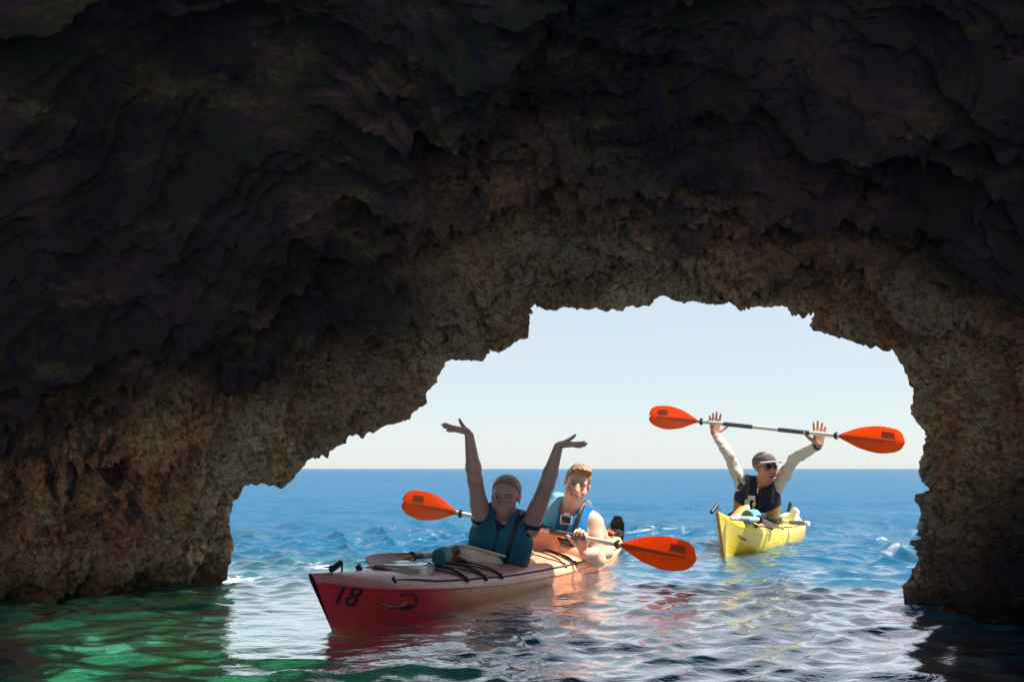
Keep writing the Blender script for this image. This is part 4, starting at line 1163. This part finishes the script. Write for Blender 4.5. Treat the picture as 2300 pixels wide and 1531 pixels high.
def relax(V, Q, n=3, lam=.5):
    """a few rounds of smoothing"""
    E = np.concatenate([Q[:, [0, 1]], Q[:, [1, 2]], Q[:, [2, 3]], Q[:, [3, 0]]])
    for _ in range(n):
        s_ = np.zeros_like(V); c = np.zeros(len(V))
        for i in range(3): s_[:, i] = np.bincount(E[:, 0], V[E[:, 1], i], len(V))+np.bincount(E[:, 1], V[E[:, 0], i], len(V))
        c = np.bincount(E[:, 0], minlength=len(V))+np.bincount(E[:, 1], minlength=len(V))
        V = V+(s_/np.maximum(c, 1)[:, None]-V)*lam
    return V
def eval_box(fn, lo, hi, h):
    lo = np.asarray(lo, float); n = np.ceil((np.asarray(hi)-lo)/h).astype(int)+1
    ax = [lo[i]+np.arange(n[i])*h for i in range(3)]
    D = fn(ax[0][:, None, None], ax[1][None, :, None], ax[2][None, None, :])
    return surface_nets(np.ascontiguousarray(np.broadcast_to(D, tuple(n))), lo, h)
def torso_loc(g, X, Y, Z):
    x = (X-g.p[0])*g.R[0][0]+(Y-g.p[1])*g.R[0][1]+(Z-g.p[2])*g.R[0][2]
    y = (X-g.p[0])*g.R[1][0]+(Y-g.p[1])*g.R[1][1]+(Z-g.p[2])*g.R[1][2]
    z = ((X-g.p[0])*g.R[2][0]+(Y-g.p[1])*g.R[2][1]+(Z-g.p[2])*g.R[2][2])/g.TL
    return x/g.b, y/g.b, z
def vest_field(g, th=.03, bottom=.10, top=1.0, armR=.062, neckR=.075, arms=(), puff=.0):
    b = g.b; R = g.R
    def fn(X, Y, Z):
        d = sd_ell(X, Y, Z, g.t(0, .0, .40), ((.15)*b+th, .105*b+th, .19), R)
        d = smin(d, sd_ell(X, Y, Z, g.t(0, .012, .72), (.165*b+th*.7, .115*b+th, .16), R), .05)
        d = smin(d, sd_ell(X, Y, Z, g.t(0, 0, .15), (.165*b+th, .118*b+th, .12), R), .05)
        d = smin(d, sd_ell(X, Y, Z, g.t(0, .005, .90), (.125*b+th*.6, .085*b+th, .12), R), .03)
        for sx in (-1, 1): d = smin(d, sd_cone(X, Y, Z, g.t(sx*.080, .02, .85), g.t(sx*.086, -.01, 1.06), .058*b, .046*b), .03)
        x, y, z = torso_loc(g, X, Y, Z)
        d = smax(d, (bottom-z)*g.TL, .015); d = smax(d, (z-top-.13)*g.TL, .015)
        d = smax(d, -sd_cone(X, Y, Z, g.t(0, .075, .97), g.h(0, .02, -.04), neckR, neckR*1.1), .012)
        for (S, E, r) in arms: d = smax(d, -sd_cone(X, Y, Z, S+(E-S)*.05, E, r, r), .012)
        # seams: soft channels between the foam panels
        d = d+.006*np.exp(-((np.abs(x)-.0)/.006)**2)*(y > 0)+.004*np.exp(-((z-.42)/.014)**2)
        return d
    return fn
def vest_bounds(g): 
    c = (g.p+g.n)/2; return c-np.array([.36, .34, .42])*g.b, c+np.array([.36, .34, .42])*g.b
class Grid:
    def __init__(s, g, fn, h=.0055, pad=0.0):
        lo, hi = vest_bounds(g); lo = lo-pad; hi = hi+pad; s.lo = lo; s.h = h
        n = np.ceil((hi-lo)/h).astype(int)+1
        ax = [(lo[i]+np.arange(n[i])*h).astype(np.float32) for i in range(3)]
        X, Y, Z = ax[0][:, None, None], ax[1][None, :, None], ax[2][None, None, :]
        s.P = (X, Y, Z); s.D = np.asarray(fn(X, Y, Z), np.float32)
        s.x, s.y, s.z = torso_loc(g, X, Y, Z)
    def mesh(s, D=None): return surface_nets(s.D if D is None else D, s.lo, s.h)
    def slab(s, p0, n, w, off, lim=None):
        X, Y, Z = s.P; n = nrm(n)
        D = np.maximum(s.D-off, np.abs((X-p0[0])*n[0]+(Y-p0[1])*n[1]+(Z-p0[2])*n[2])-w/2)
        D = np.maximum(D, -(s.D+.012))
        if lim is not None: D = np.maximum(D, lim(s.x, s.y, s.z))
        return surface_nets(D.astype(np.float32), s.lo, s.h)
def slab(fn, p0, n, w, off=.005, lim=None):
    p0 = np.asarray(p0); n = nrm(n)
    def f(X, Y, Z):
        d = fn(X, Y, Z)-off; s_ = np.abs((X-p0[0])*n[0]+(Y-p0[1])*n[1]+(Z-p0[2])*n[2])-w/2
        d = np.maximum(d, s_); d = np.maximum(d, -(fn(X, Y, Z)+.012))
        if lim is not None: d = np.maximum(d, lim(X, Y, Z))
        return d
    return f
def hair(g, name, col, style, parent, org):
    k = g.hs; H = g.H
    def fn(X, Y, Z):
        x = ((X-g.head[0])*H[0][0]+(Y-g.head[1])*H[0][1]+(Z-g.head[2])*H[0][2])/k
        y = ((X-g.head[0])*H[1][0]+(Y-g.head[1])*H[1][1]+(Z-g.head[2])*H[1][2])/k
        z = ((X-g.head[0])*H[2][0]+(Y-g.head[1])*H[2][1]+(Z-g.head[2])*H[2][2])/k
        if style == 'back':
            d = sd_ell(X, Y, Z, g.h(0, -.020, .042), (.080*k, .099*k, .085*k), H)
            d = smin(d, sd_ell(X, Y, Z, g.h(0, -.125, .02), (.03*k, .035*k, .03*k), H), .02)
            line = (y-.054)*.80-(z-.071)*.62+2.0*x*x
            side = (y-.012)*1.0-(z+.004)*.22
            cut = np.where(z > .035, line, np.maximum(line, side))
            d = smax(d, line, .004); d = smax(d, np.where(z < .04, (y-.018-(z-.01)*.75), -1), .004)
            d = np.maximum(d, -(z+.05+.2*(y+.06)))
            strand = np.sin(x*420+y*60)*.0009+np.sin(x*900+30*y)*.0005
        elif style == 'short':
            d = sd_ell(X, Y, Z, g.h(0, -.020, .040), (.0775*k, .098*k, .083*k), H)
            d = smin(d, sd_ell(X, Y, Z, g.h(-.008, .008, .098), (.060*k, .074*k, .030*k), H), .018)
            d = smin(d, sd_cone(X, Y, Z, g.h(-.038, .070, .094), g.h(.045, .060, .085), .017*k, .015*k), .015)
            line = (y-.064)*.86-(z-.070)*.5+1.6*x*x
            d = smax(d, line, .004); d = smax(d, np.where(z < .055, (y-.016-(z-.0)*.62), -1), .004)
            d = np.maximum(d, -(z+.035+.25*(y+.06)))
            strand = np.sin(x*260+y*330)*.0016+np.sin(x*610-y*240)*.0009
        else:
            d = sd_ell(X, Y, Z, g.h(0, -.020, .040), (.0768*k, .0965*k, .0815*k), H)
            d = smax(d, (y+.002-z*.3), .004); d = np.maximum(d, -(z+.03))
            strand = np.sin(x*700+y*500)*.0005
        return d+strand*k
    c = g.head; V, Q = eval_box(fn, c-.19*k, c+.19*k, .0032)
    n = fbm(V*np.array([70, 70, 22]), 3, 4)[:, None]
    return to_obj(V, Q, name, M['hairm'], parent, org, np.clip(np.array(col)[None]*(1+.55*n), 0, 1))

def part_tube(pts, r, name, mat, parent, org, n=8): return MB().tube(pts, r, n).build(name, mat, parent, origin=org)

def build_woman():
    k = RK
    pel = k.world(1.54, -.0, -.02); nk = at(1137, 1163, 5.60)
    g = Figure(pel, nk, (-.22, -1, 0), build=.93, head=at(1136, 1118, 5.58), headF=(-.20, -1, -.02), headU=(.03, -.1, 1), hs=1.0,
               skin=(.42, .25, .22), lip=(.42, .13, .13), brow=(.22, .14, .09), sex='f')
    g.torso(); g.headp()
    org = pel; e = empty('person', org); tag(e, 'woman in a dark teal life vest raising both arms in the front cockpit', 'person')
    S1, E1, W1 = at(1083, 1172, 5.62), at(1067, 1078, 5.50), at(1054, 978, 5.45)
    S2, E2, W2 = at(1190, 1186, 5.60), at(1229, 1086, 5.46), at(1254, 1003, 5.42)
    g.arm(S1, E1, W1, (.054, .039, .040, .0245)); g.arm(S2, E2, W2, (.055, .040, .039, .0245))
    g.hand(W1+nrm(W1-E1)*.02, (-1, -.15, .22), (.25, -.30, 1), (0, 1, .3), ((.05, .1, .1), (.0, .08, .1), (-.05, .05, .1), (-.30, .1, .1)), .12, .92, (.7, .35, .25), .1)
    g.hand(W2+nrm(W2-E2)*.012, (1, -.1, .02), (-.02, -.22, 1), (0, 1, .2), ((.0, .1, .1), (-.06, .06, .1), (-.12, .02, .1), (-.22, .02, .1)), .12, .92, (.5, .75, .35), .1)
    F = g.grow(.0045); V, Q = F.mesh(); V = relax(V, Q, 2, .35)
    to_obj(V, Q, 'body', M['skin'], e, org, g.face_paint(V))
    hair(g, 'hair', (.17, .115, .07), 'back', e, org)
    # dark cap-sleeved top
    arms = [(S1, E1, .060), (S2, E2, .060)]
    def shirt(X, Y, Z):
        d = sd_cone(X, Y, Z, g.t(-.11, 0, .90), S1+(E1-S1)*.12, .062, .056); d = smin(d, sd_cone(X, Y, Z, g.t(.11, 0, .90), S2+(E2-S2)*.16, .062, .060), .02)
        d = smin(d, sd_ell(X, Y, Z, g.t(0, 0, .72), (.155, .115, .16), g.R), .04)
        x, y, z = torso_loc(g, X, Y, Z)
        d = smax(d, -sd_cone(X, Y, Z, g.t(0, .03, 1.02), g.h(0, 0, -.05), .048, .06), .01)
        d = smax(d, ((X-S2[0])*(E2-S2)[0]+(Y-S2[1])*(E2-S2)[1]+(Z-S2[2])*(E2-S2)[2])/np.linalg.norm(E2-S2)-.05, .006)
        d = smax(d, ((X-S1[0])*(E1-S1)[0]+(Y-S1[1])*(E1-S1)[1]+(Z-S1[2])*(E1-S1)[2])/np.linalg.norm(E1-S1)-.035, .006)
        return d+.002*np.sin(z*60+x*40)
    lo, hi = vest_bounds(g); V, Q = eval_box(shirt, lo, hi, .0065)
    to_obj(V, Q, 'shirt', M['cloth'], e, org, np.array([[.012, .03, .075]])*(1+.3*fbm(V*14, 3, 1)[:, None]))
    vf = vest_field(g, .036, .04, 1.0, .06, .046, [(S1, E1, .056), (S2, E2, .060)])
    G = Grid(g, vf); V, Q = G.mesh(); V = relax(V, Q, 2)
    n = fbm(V*8, 3, 2)[:, None]; n2 = fbm(V*np.array([5, 5, 9]), 3, 12)
    col = np.array([[.012, .125, .19]])*(1+.18*n); dark = sstep(.12, .30, n2)[:, None]*.35; col = col*(1-dark)+np.array([[.01, .04, .10]])*dark
    vest = to_obj(V, Q, 'life_vest', M['cloth'], e, org, col)
    for (p0, nn, w, nm) in ((g.t(0, 0, .30), g.R[2], .034, 'strap'), (g.t(0, 0, .55), g.R[2], .020, 'strap'), (g.t(-.085, 0, .7), g.R[0], .026, 'strap')):
        V, Q = G.slab(p0, nn, w, .0035, lambda x, y, z: (.30-z)*.4)
        if len(Q): to_obj(V, Q, nm, M['black'], vest, org)
    # chest pocket panel and zip
    V, Q = G.slab(g.t(.0, .12, .6), g.R[0], .012, .003, lambda x, y, z: -y*.2)
    to_obj(V, Q, 'zip', M['black'], vest, org)
    def pocket(x, y, z):
        return np.maximum(np.maximum(np.abs(x+.055)-.042, (np.abs(z-.34)-.10)*g.TL), -y*.3)
    V, Q = G.slab(g.t(0, 0, .5), g.R[0], 2, .009, pocket); V = relax(V, Q, 1)
    to_obj(V, Q, 'pocket', M['cloth'], vest, org, np.array([[.010, .055, .11]])+V[:, :1]*0)
    b = g.t(-.085, .13, .62); MB().box(b, (.016, .008, .012), g.R).build('buckle', M['black'], vest, origin=org)
    part_tube([g.t(-.07, .10, .92), g.t(-.082, .13, .8), g.t(-.084, .145, .66)], .005, 'cord', M['cord'], vest, org)
    return g

def build_man():
    k = RK
    pel = k.world(2.45, .03, .0); nk = at(1281, 1140, 6.42)
    g = Figure(pel, nk, (-.25, -1, 0), build=1.02, head=at(1296, 1088, 6.28), headF=(-.03, -1, -.10), headU=(.27, -.05, 1), hs=1.0,
               skin=(.66, .37, .26), lip=(.52, .17, .13), brow=(.20, .11, .06), sex='m')
    g.torso(); g.headp()
    org = pel; e = empty('person', org); tag(e, 'smiling blond man in a bright blue life vest holding a paddle in the rear cockpit', 'person')
    grip = on_line(MAN_A, MAN_B, 1303); gd = nrm(MAN_B-MAN_A)
    S2 = at(1336, 1176, 6.42); E2 = at(1364, 1240, 6.50)
    W2 = grip+np.array([.02, .035, -.095])
    S1 = g.t(-.145, 0, .90); E1 = g.t(-.25, .10, .5); g1 = on_line(MAN_A, MAN_B, 1130); W1 = g1+np.array([.03, -.05, -.06])
    g.arm(S2, E2, W2, (.056, .038, .036, .026)); g.arm(S1, E1, W1, (.060, .045, .045, .029))
    # left hand wraps the shaft from behind and above, knuckles towards us
    f = nrm(np.array([-.12, -.10, 1.0])-gd*(np.array([-.12, -.10, 1.0])@gd)); n = nrm(np.cross(gd, f)); n = n if n[1] < 0 else -n
    base = grip-f*.085-n*.030
    g.hand(base, f, n, -gd, ((.55, 1.35, 1.2),)*4, .02, 1.1, (.5, .55, .5), .7)
    g.hand(g1-f*.085-n*.03, f, n, gd, ((.55, 1.35, 1.2),)*4, .02, 1.1, (.5, .55, .5), .7)
    F = g.grow(.0048); V, Q = F.mesh(); V = relax(V, Q, 2, .35)
    to_obj(V, Q, 'body', M['skin'], e, org, g.face_paint(V))
    hair(g, 'hair', (.27, .155, .075), 'short', e, org)
    PAD = 0.0
    vf = vest_field(g, .036, .06, 1.02, .06, .055, [(S1, E1, .066), (S2, E2, .068)])
    G = Grid(g, vf, pad=PAD); V, Q = G.mesh(); V = relax(V, Q, 2)
    x, y, z = torso_loc(g, V[:, 0], V[:, 1], V[:, 2]); n = fbm(V*9, 3, 2)
    col = np.array([[.012, .17, .42]])*(1+.15*n[:, None])
    lt = (sstep(.03, .045, x)*sstep(.62, .66, z))[:, None]; col = col*(1-lt)+np.array([[.16, .42, .54]])*lt
    low = (1-sstep(.30, .34, z+.02*np.sin(x*40)))[:, None]; col = col*(1-low)+np.array([[.04, .34, .42]])*low
    vest = to_obj(V, Q, 'life_vest', M['cloth'], e, org, np.clip(col, 0, 1))
    for (p0, nn, w) in ((g.t(0, 0, .66), g.R[2], .032), (g.t(0, 0, .40), g.R[2], .026), (g.t(-.08, 0, .7), g.R[0], .026)):
        V, Q = G.slab(p0, nn, w, .0045, lambda x, y, z: (.36-z)*.4)
        to_obj(V, Q, 'strap', M['black'], vest, org)
    V, Q = G.slab(g.t(0, 0, .10), g.R[2], .035, .006)
    to_obj(V, Q, 'hem', M['black'], vest, org)
    V, Q = G.slab(g.t(.04, .12, .48), g.R[2], .05, .010, lambda x, y, z: np.maximum(np.abs(x-.06)-.045, -y))
    to_obj(V, Q, 'pocket', M['cloth'], vest, org, np.array([[.04, .36, .62]])+V[:, :1]*0)
    for x_ in (-.075, .055, .10): MB().box(g.t(x_, .155, .47), (.013, .006, .016), g.R).build('buckle', M['black'], vest, origin=org)
    # neck cord
    P = [g.t(.085*math.sin(t), .02+.085*math.cos(t), .985-.05*math.cos(t)) for t in np.linspace(-2.4, 2.4, 26)]
    part_tube(P, .0045, 'neck_cord', M['cord'], e, org)
    V, Q = eval_box(lambda X, Y, Z: sd_ell(X, Y, Z, g.t(-.095, -.01, 1.07), (.035, .03, .045), g.R), g.t(-.095, -.01, 1.07)-.08, g.t(-.095, -.01, 1.07)+.08, .006)
    to_obj(V, Q, 'hood', mat_plain('khaki_hood', (.20, .15, .10), .9, bump=.4), e, org)
    # action camera on the chest
    c = at(1272, 1166, 6.24); R = frame((-.12, -1, -.05), (.12, 0, 1))
    cm = empty('action_camera', c); tag(cm, 'small action camera in a clear case on the chest of the man with the paddle', 'camera')
    MB().box(c, (.036, .018, .028), R).build('case', M['clear'], cm, origin=c)
    MB().box(c+R[1]*.017-R[2]*.002, (.026, .006, .019), R).build('camera_body', M['black'], cm, origin=c)
    MB().lathe([(.013, .0), (.013, .010), (.010, .012), (.003, .012)], c+R[1]*.022+R[0]*.010, R[1], 18).build('lens', M['lens'], cm, origin=c)
    MB().box(c+R[2]*.034, (.016, .008, .007), R).build('latch', M['metal'], cm, origin=c)
    MB().box(c-R[2]*.050-R[1]*.012, (.014, .012, .022), R).tube([c-R[2]*.07, c-R[2]*.09-R[1]*.02], .010, 8).build('mount', M['black'], cm, origin=c)
    return g

def build_guide():
    k = YK
    pel = k.world(1.10, 0, .02); nk = at(1704, 1086, 7.86)
    g = Figure(pel, nk, (-.10, -1, 0), build=.90, head=at(1719, 1050, 7.78), headF=(.38, -.92, .05), headU=(-.10, .16, 1), hs=1.0,
               skin=(.42, .21, .135), lip=(.36, .11, .09), brow=(.03, .02, .015), mouth='laugh', sex='m')
    g.torso(); g.headp()
    org = pel; e = empty('person', org); tag(e, 'laughing man in cap and sunglasses lifting a paddle from the yellow kayak', 'person')
    g1 = on_line(GU_A, GU_B, 1609); g2 = on_line(GU_A, GU_B, 1840)
    S1, E1 = at(1668, 1093, 7.86), at(1637, 1022, 7.84); S2, E2 = at(1744, 1096, 7.84), at(1783, 1030, 7.66)
    W1 = g1+np.array([-.005, .035, -.085]); W2 = g2+np.array([.0, .03, -.080])
    g.arm(S1, E1, W1, (.042, .031, .031, .024)); g.arm(S2, E2, W2, (.042, .031, .031, .024))
    g.hand(W1, (0.02, .05, 1), (.1, -1, 0), (1, -.5, 0), ((.10, .15, .1), (.0, .1, .1), (.05, .1, .1), (-.1, .1, .1)), .16, 1.1, (.75, .35, -.1), .3)
    g.hand(W2, (.15, .10, 1), (-.1, -1, 0), (-1, -.4, 0), ((-.05, .1, .1), (-.12, .1, .1), (-.1, .1, .1), (-.12, .1, .1)), .20, 1.1, (.75, .4, -.2), .3)
    F = g.grow(.0048); V, Q = F.mesh(); V = relax(V, Q, 2, .35)
    col = g.face_paint(V)
    q = (V-g.head)/g.hs; x, y, z = (q@g.H[i] for i in range(3))
    st = sstep(-.04, -.06, z)*sstep(-.13, -.11, z)*sstep(.01, .05, y)*(1-sstep(.03, .06, np.abs(x)))*.35 if False else (1-sstep(-.06, -.04, z))*sstep(-.13, -.11, z)*sstep(.01, .05, y)*(1-sstep(.03, .06, np.abs(x)))*.35   # stubble
    col = col*(1-st[:, None])+np.array([[.05, .035, .03]])*st[:, None]
    to_obj(V, Q, 'body', M['skin'], e, org, col)
    hair(g, 'hair', (.03, .025, .02), 'crop', e, org)
    # long-sleeved pale shirt with creases
    F = Field(F.lo, F.lo+(F.n-1)*.006, .006) if False else g.grow(.006, .0085, lambda q: q[-1] == 'sleeve')
    X, Y, Z = F.ax[0][:, None, None], F.ax[1][None, :, None], F.ax[2][None, None, :]
    d = F.D
    d = smax(d, -sd_cone(X, Y, Z, g.t(0, .03, 1.03), g.h(0, 0, -.06), .050, .065), .008)
    for E, W in ((E1, W1), (E2, W2)):
        u = nrm(W-E); c = E+(W-E)*.93
        near = (X-c[0])**2+(Y-c[1])**2+(Z-c[2])**2 < .008
        d = np.where(near, np.maximum(d, (X-c[0])*u[0]+(Y-c[1])*u[1]+(Z-c[2])*u[2]), d)
    w = np.sin((X*1.1+Z*.6+Y*.5)*52+np.sin(Z*19)*2.0)*.0030+np.sin((X*.5-Z*1.2)*90+np.sin(X*33)*2)*.0018
    V, Q = surface_nets((d+w).astype(np.float32), F.lo, F.h); V = relax(V, Q, 1)
    to_obj(V, Q, 'shirt', M['cloth'], e, org, np.array([[.47, .44, .38]])*(1+.06*fbm(V*10, 3, 1)[:, None]))
    PAD = .03
    vf = vest_field(g, .040, .05, 1.0, .06, .048, [(S1+(E1-S1)*.25, E1, .060), (S2+(E2-S2)*.25, E2, .060)])
    G = Grid(g, vf, pad=PAD); V, Q = G.mesh(); V = relax(V, Q, 2)
    x, y, z = torso_loc(g, V[:, 0], V[:, 1], V[:, 2]); n = fbm(V*9, 3, 2)[:, None]
    navy = np.array([[.012, .014, .03]]); och = np.array([[.36, .20, .035]])*(1+.12*n)
    up = sstep(.56, .59, z+.45*np.abs(x)*0-.9*np.maximum(np.abs(x)-.07, 0)+0); mid = 1-sstep(.055, .065, np.abs(x))
    isn = np.clip(np.maximum(up, mid*(z > .18)), 0, 1)[:, None]
    edge = ((z > .86)*(y > .02))[:, None]*.85
    col = och*(1-isn)+navy*isn; col = col*(1-edge*isn*(np.abs(x) < .12)[:, None]*0)
    vest = to_obj(V, Q, 'life_vest', M['cloth'], e, org, np.clip(col, 0, 1))
    V, Q = G.slab(g.t(0, .1, .5), g.R[0], .010, .003, lambda x, y, z: -y*.3)
    to_obj(V, Q, 'zip', mat_plain('dark_zip', (.03, .03, .04), .4), vest, org)
    for sx in (-1, 1):
        V, Q = G.slab(g.t(sx*.10, 0, .8), g.R[0], .030, .006, lambda x, y, z: (.72-z)*.4)
        to_obj(V, Q, 'strap', M['black'], vest, org)
        MB().box(g.t(sx*.10, .145, .82), (.018, .008, .014), g.R).build('buckle', M['black'], vest, origin=org)
    # two short pale yellow lines of print down the chest
    for (x0, y0, x1, y1) in ((1705, 1087, 1703, 1092), (1703, 1094, 1701, 1107)):
        a, b = at(x0, y0, 7.66), at(x1, y1, 7.66)
        mb = MB()
        for q in range(5):
            t0, t1 = q/5, (q+.8)/5; mb.tube([a+(b-a)*t0, a+(b-a)*t1], .0038, 5)
        mb.tube([a, b], .0028, 5); mb.build('print_mark', M['print_yellow'], vest, origin=org)
    # rope, whistle and clips
    P = [g.t(.05, .165, .83), g.t(.045, .185, .72), g.t(.06, .185, .55), g.t(.085, .18, .34), g.t(.12, .17, .12), g.t(.20, .12, -.02)]
    part_tube([np.array([np.interp(t, np.linspace(0, 1, 6), [p[i] for p in P]) for i in range(3)]) for t in np.linspace(0, 1, 24)], .0055, 'tow_rope', M['rope'], vest, org)
    MB().lathe([(.004, -.015), (.013, -.008), (.014, .006), (.005, .014)], g.t(.05, .19, .70), g.R[2], 10).build('rope_knot', M['rope'], vest, origin=org)
    MB().box(g.t(.075, .165, .80), (.024, .008, .016), g.R).build('clip', M['clear'], vest, origin=org)
    MB().box(g.t(.10, .15, .70), (.018, .010, .026), g.R).build('pocket_tag', M['rope'], vest, origin=org)
    # radio on the shoulder strap
    c = at(1664, 1091, 7.70); MB().box(c, (.019, .014, .027), frame((-.3, -1, 0), (.5, 0, 1))).tube([c+[-.01, 0, .03], c+[-.02, 0, .06]], .006, 6).build('radio', M['black'], vest, origin=org)
    # wrist watch
    u = nrm(W2-E2); c = E2+(W2-E2)*.95
    MB().lathe([(.029, -.012), (.034, -.010), (.034, .010), (.029, .012)], c, u, 20).build('watch_strap', M['black'], e, origin=org)
    # cap with visor
    cap = empty('cap', (0, 0, 0)); C.objects.unlink(cap); bpy.data.objects.remove(cap)
    H = g.H; kk = g.hs
    def crown(X, Y, Z):
        d = sd_ell(X, Y, Z, g.h(0, -.012, .048), (.083*kk, .102*kk, .064*kk), H)
        z = ((X-g.head[0])*H[2][0]+(Y-g.head[1])*H[2][1]+(Z-g.head[2])*H[2][2])/kk; y = ((X-g.head[0])*H[1][0]+(Y-g.head[1])*H[1][1]+(Z-g.head[2])*H[1][2])/kk
        return smax(d, -(z-.040+.10*(y)), .004)
    V, Q = eval_box(crown, g.head-.2, g.head+.2, .004)
    q = (V-g.head)/kk; zz = q@H[2]; yy = q@H[1]
    rim = (zz < .052-.10*yy+.008); colc = np.where(rim[:, None], [[.11, .10, .10]], [[.07, .065, .065]])
    capo = to_obj(V, Q, 'cap', M['cloth'], e, org, colc)
    nV = []; nu, nvv = 17, 9
    for off in (.003, -.001):
        for i in range(nu):
            a = -1.15+2.3*i/(nu-1)
            for j in range(nvv):
                r = j/(nvv-1); rx = .084+.006*r; 
                x = math.sin(a)*(.082+.012*r); y = -.014+math.cos(a)*.100+r*.072*math.cos(a*.78)
                z = .040-.16*x*x*14*.35-.012*r*r+.006+off
                nV.append(g.h(x, y, z))
    Fc = []
    for q in range(2):
        b = q*nu*nvv
        for i in range(nu-1):
            for j in range(nvv-1):
                f = (b+i*nvv+j, b+(i+1)*nvv+j, b+(i+1)*nvv+j+1, b+i*nvv+j+1); Fc.append(f if q == 0 else f[::-1])
    b = nu*nvv
    for i in range(nu-1): Fc.append((i*nvv+nvv-1, (i+1)*nvv+nvv-1, b+(i+1)*nvv+nvv-1, b+i*nvv+nvv-1))
    MB().add(nV, Fc).build('visor', mat_plain('grey_visor', (.22, .20, .18), .8), capo, origin=org)
    # sunglasses
    mb = MB(); V = []; Fg = []
    for sx in (-1, 1):
        c0 = (sx*.032, .092, .004); ringp = []
        for t in np.linspace(0, 2*math.pi, 25)[:-1]:
            x = .025*math.cos(t)*(1+.1*math.cos(2*t)); z = .018*math.sin(t)-.004*abs(math.sin(t/2))*0
            ringp.append((c0[0]+x, c0[1]-abs(c0[0]+x)**2*5.5, c0[2]+z))
        o = len(V); V += [g.h(c0[0], c0[1]+.003-abs(c0[0])**2*5, c0[2])]+[g.h(*p) for p in ringp]+[g.h(p[0], p[1]-.003, p[2]) for p in ringp]
        n = 24
        for i in range(n): Fg.append((o, o+1+i, o+1+(i+1) % n)); Fg.append((o+1+i, o+1+n+i, o+1+n+(i+1) % n, o+1+(i+1) % n))
        Fg.append(tuple(o+1+n+i for i in range(n)))
    mb.add(V, Fg)
    gl = mb.build('sunglasses', M['lens'], e, origin=org)
    part_tube([g.h(-.010, .094, .010), g.h(0, .098, .012), g.h(.010, .094, .010)], .0022, 'bridge', M['black'], gl, org, 6)
    for sx in (-1, 1): part_tube([g.h(sx*.055, .078, .010), g.h(sx*.074, .05, .008), g.h(sx*.078, -.01, .006)], .0026, 'temple', M['black'], gl, org, 6)
    # glasses cord behind the neck
    P = [g.h(-.076, -.01, .0), g.h(-.10, -.04, -.05), g.h(-.105, -.03, -.10), g.t(-.09, .0, 1.0)]
    part_tube([np.array([np.interp(t, [0, .33, .66, 1], [p[i] for p in P]) for i in range(3)]) for t in np.linspace(0, 1, 14)], .0035, 'glasses_cord', mat_plain('tan_cord', (.5, .35, .15), .7), e, org)
    return g
# ------------------------------------------------------------------ build everything
build_cave(); build_water(); build_seabed()
build_red_kayak(); build_yellow_kayak()
MAN_A, MAN_B = at(903, 1127, 6.85), at(1562, 1256, 5.75)
build_woman(); build_man(); build_guide()
build_paddle(MAN_A, MAN_B, 'orange-bladed paddle held by the smiling man in the red kayak')
build_paddle(GU_A, GU_B, 'orange-bladed paddle held overhead by the man in the cap')
build_deck_gear()
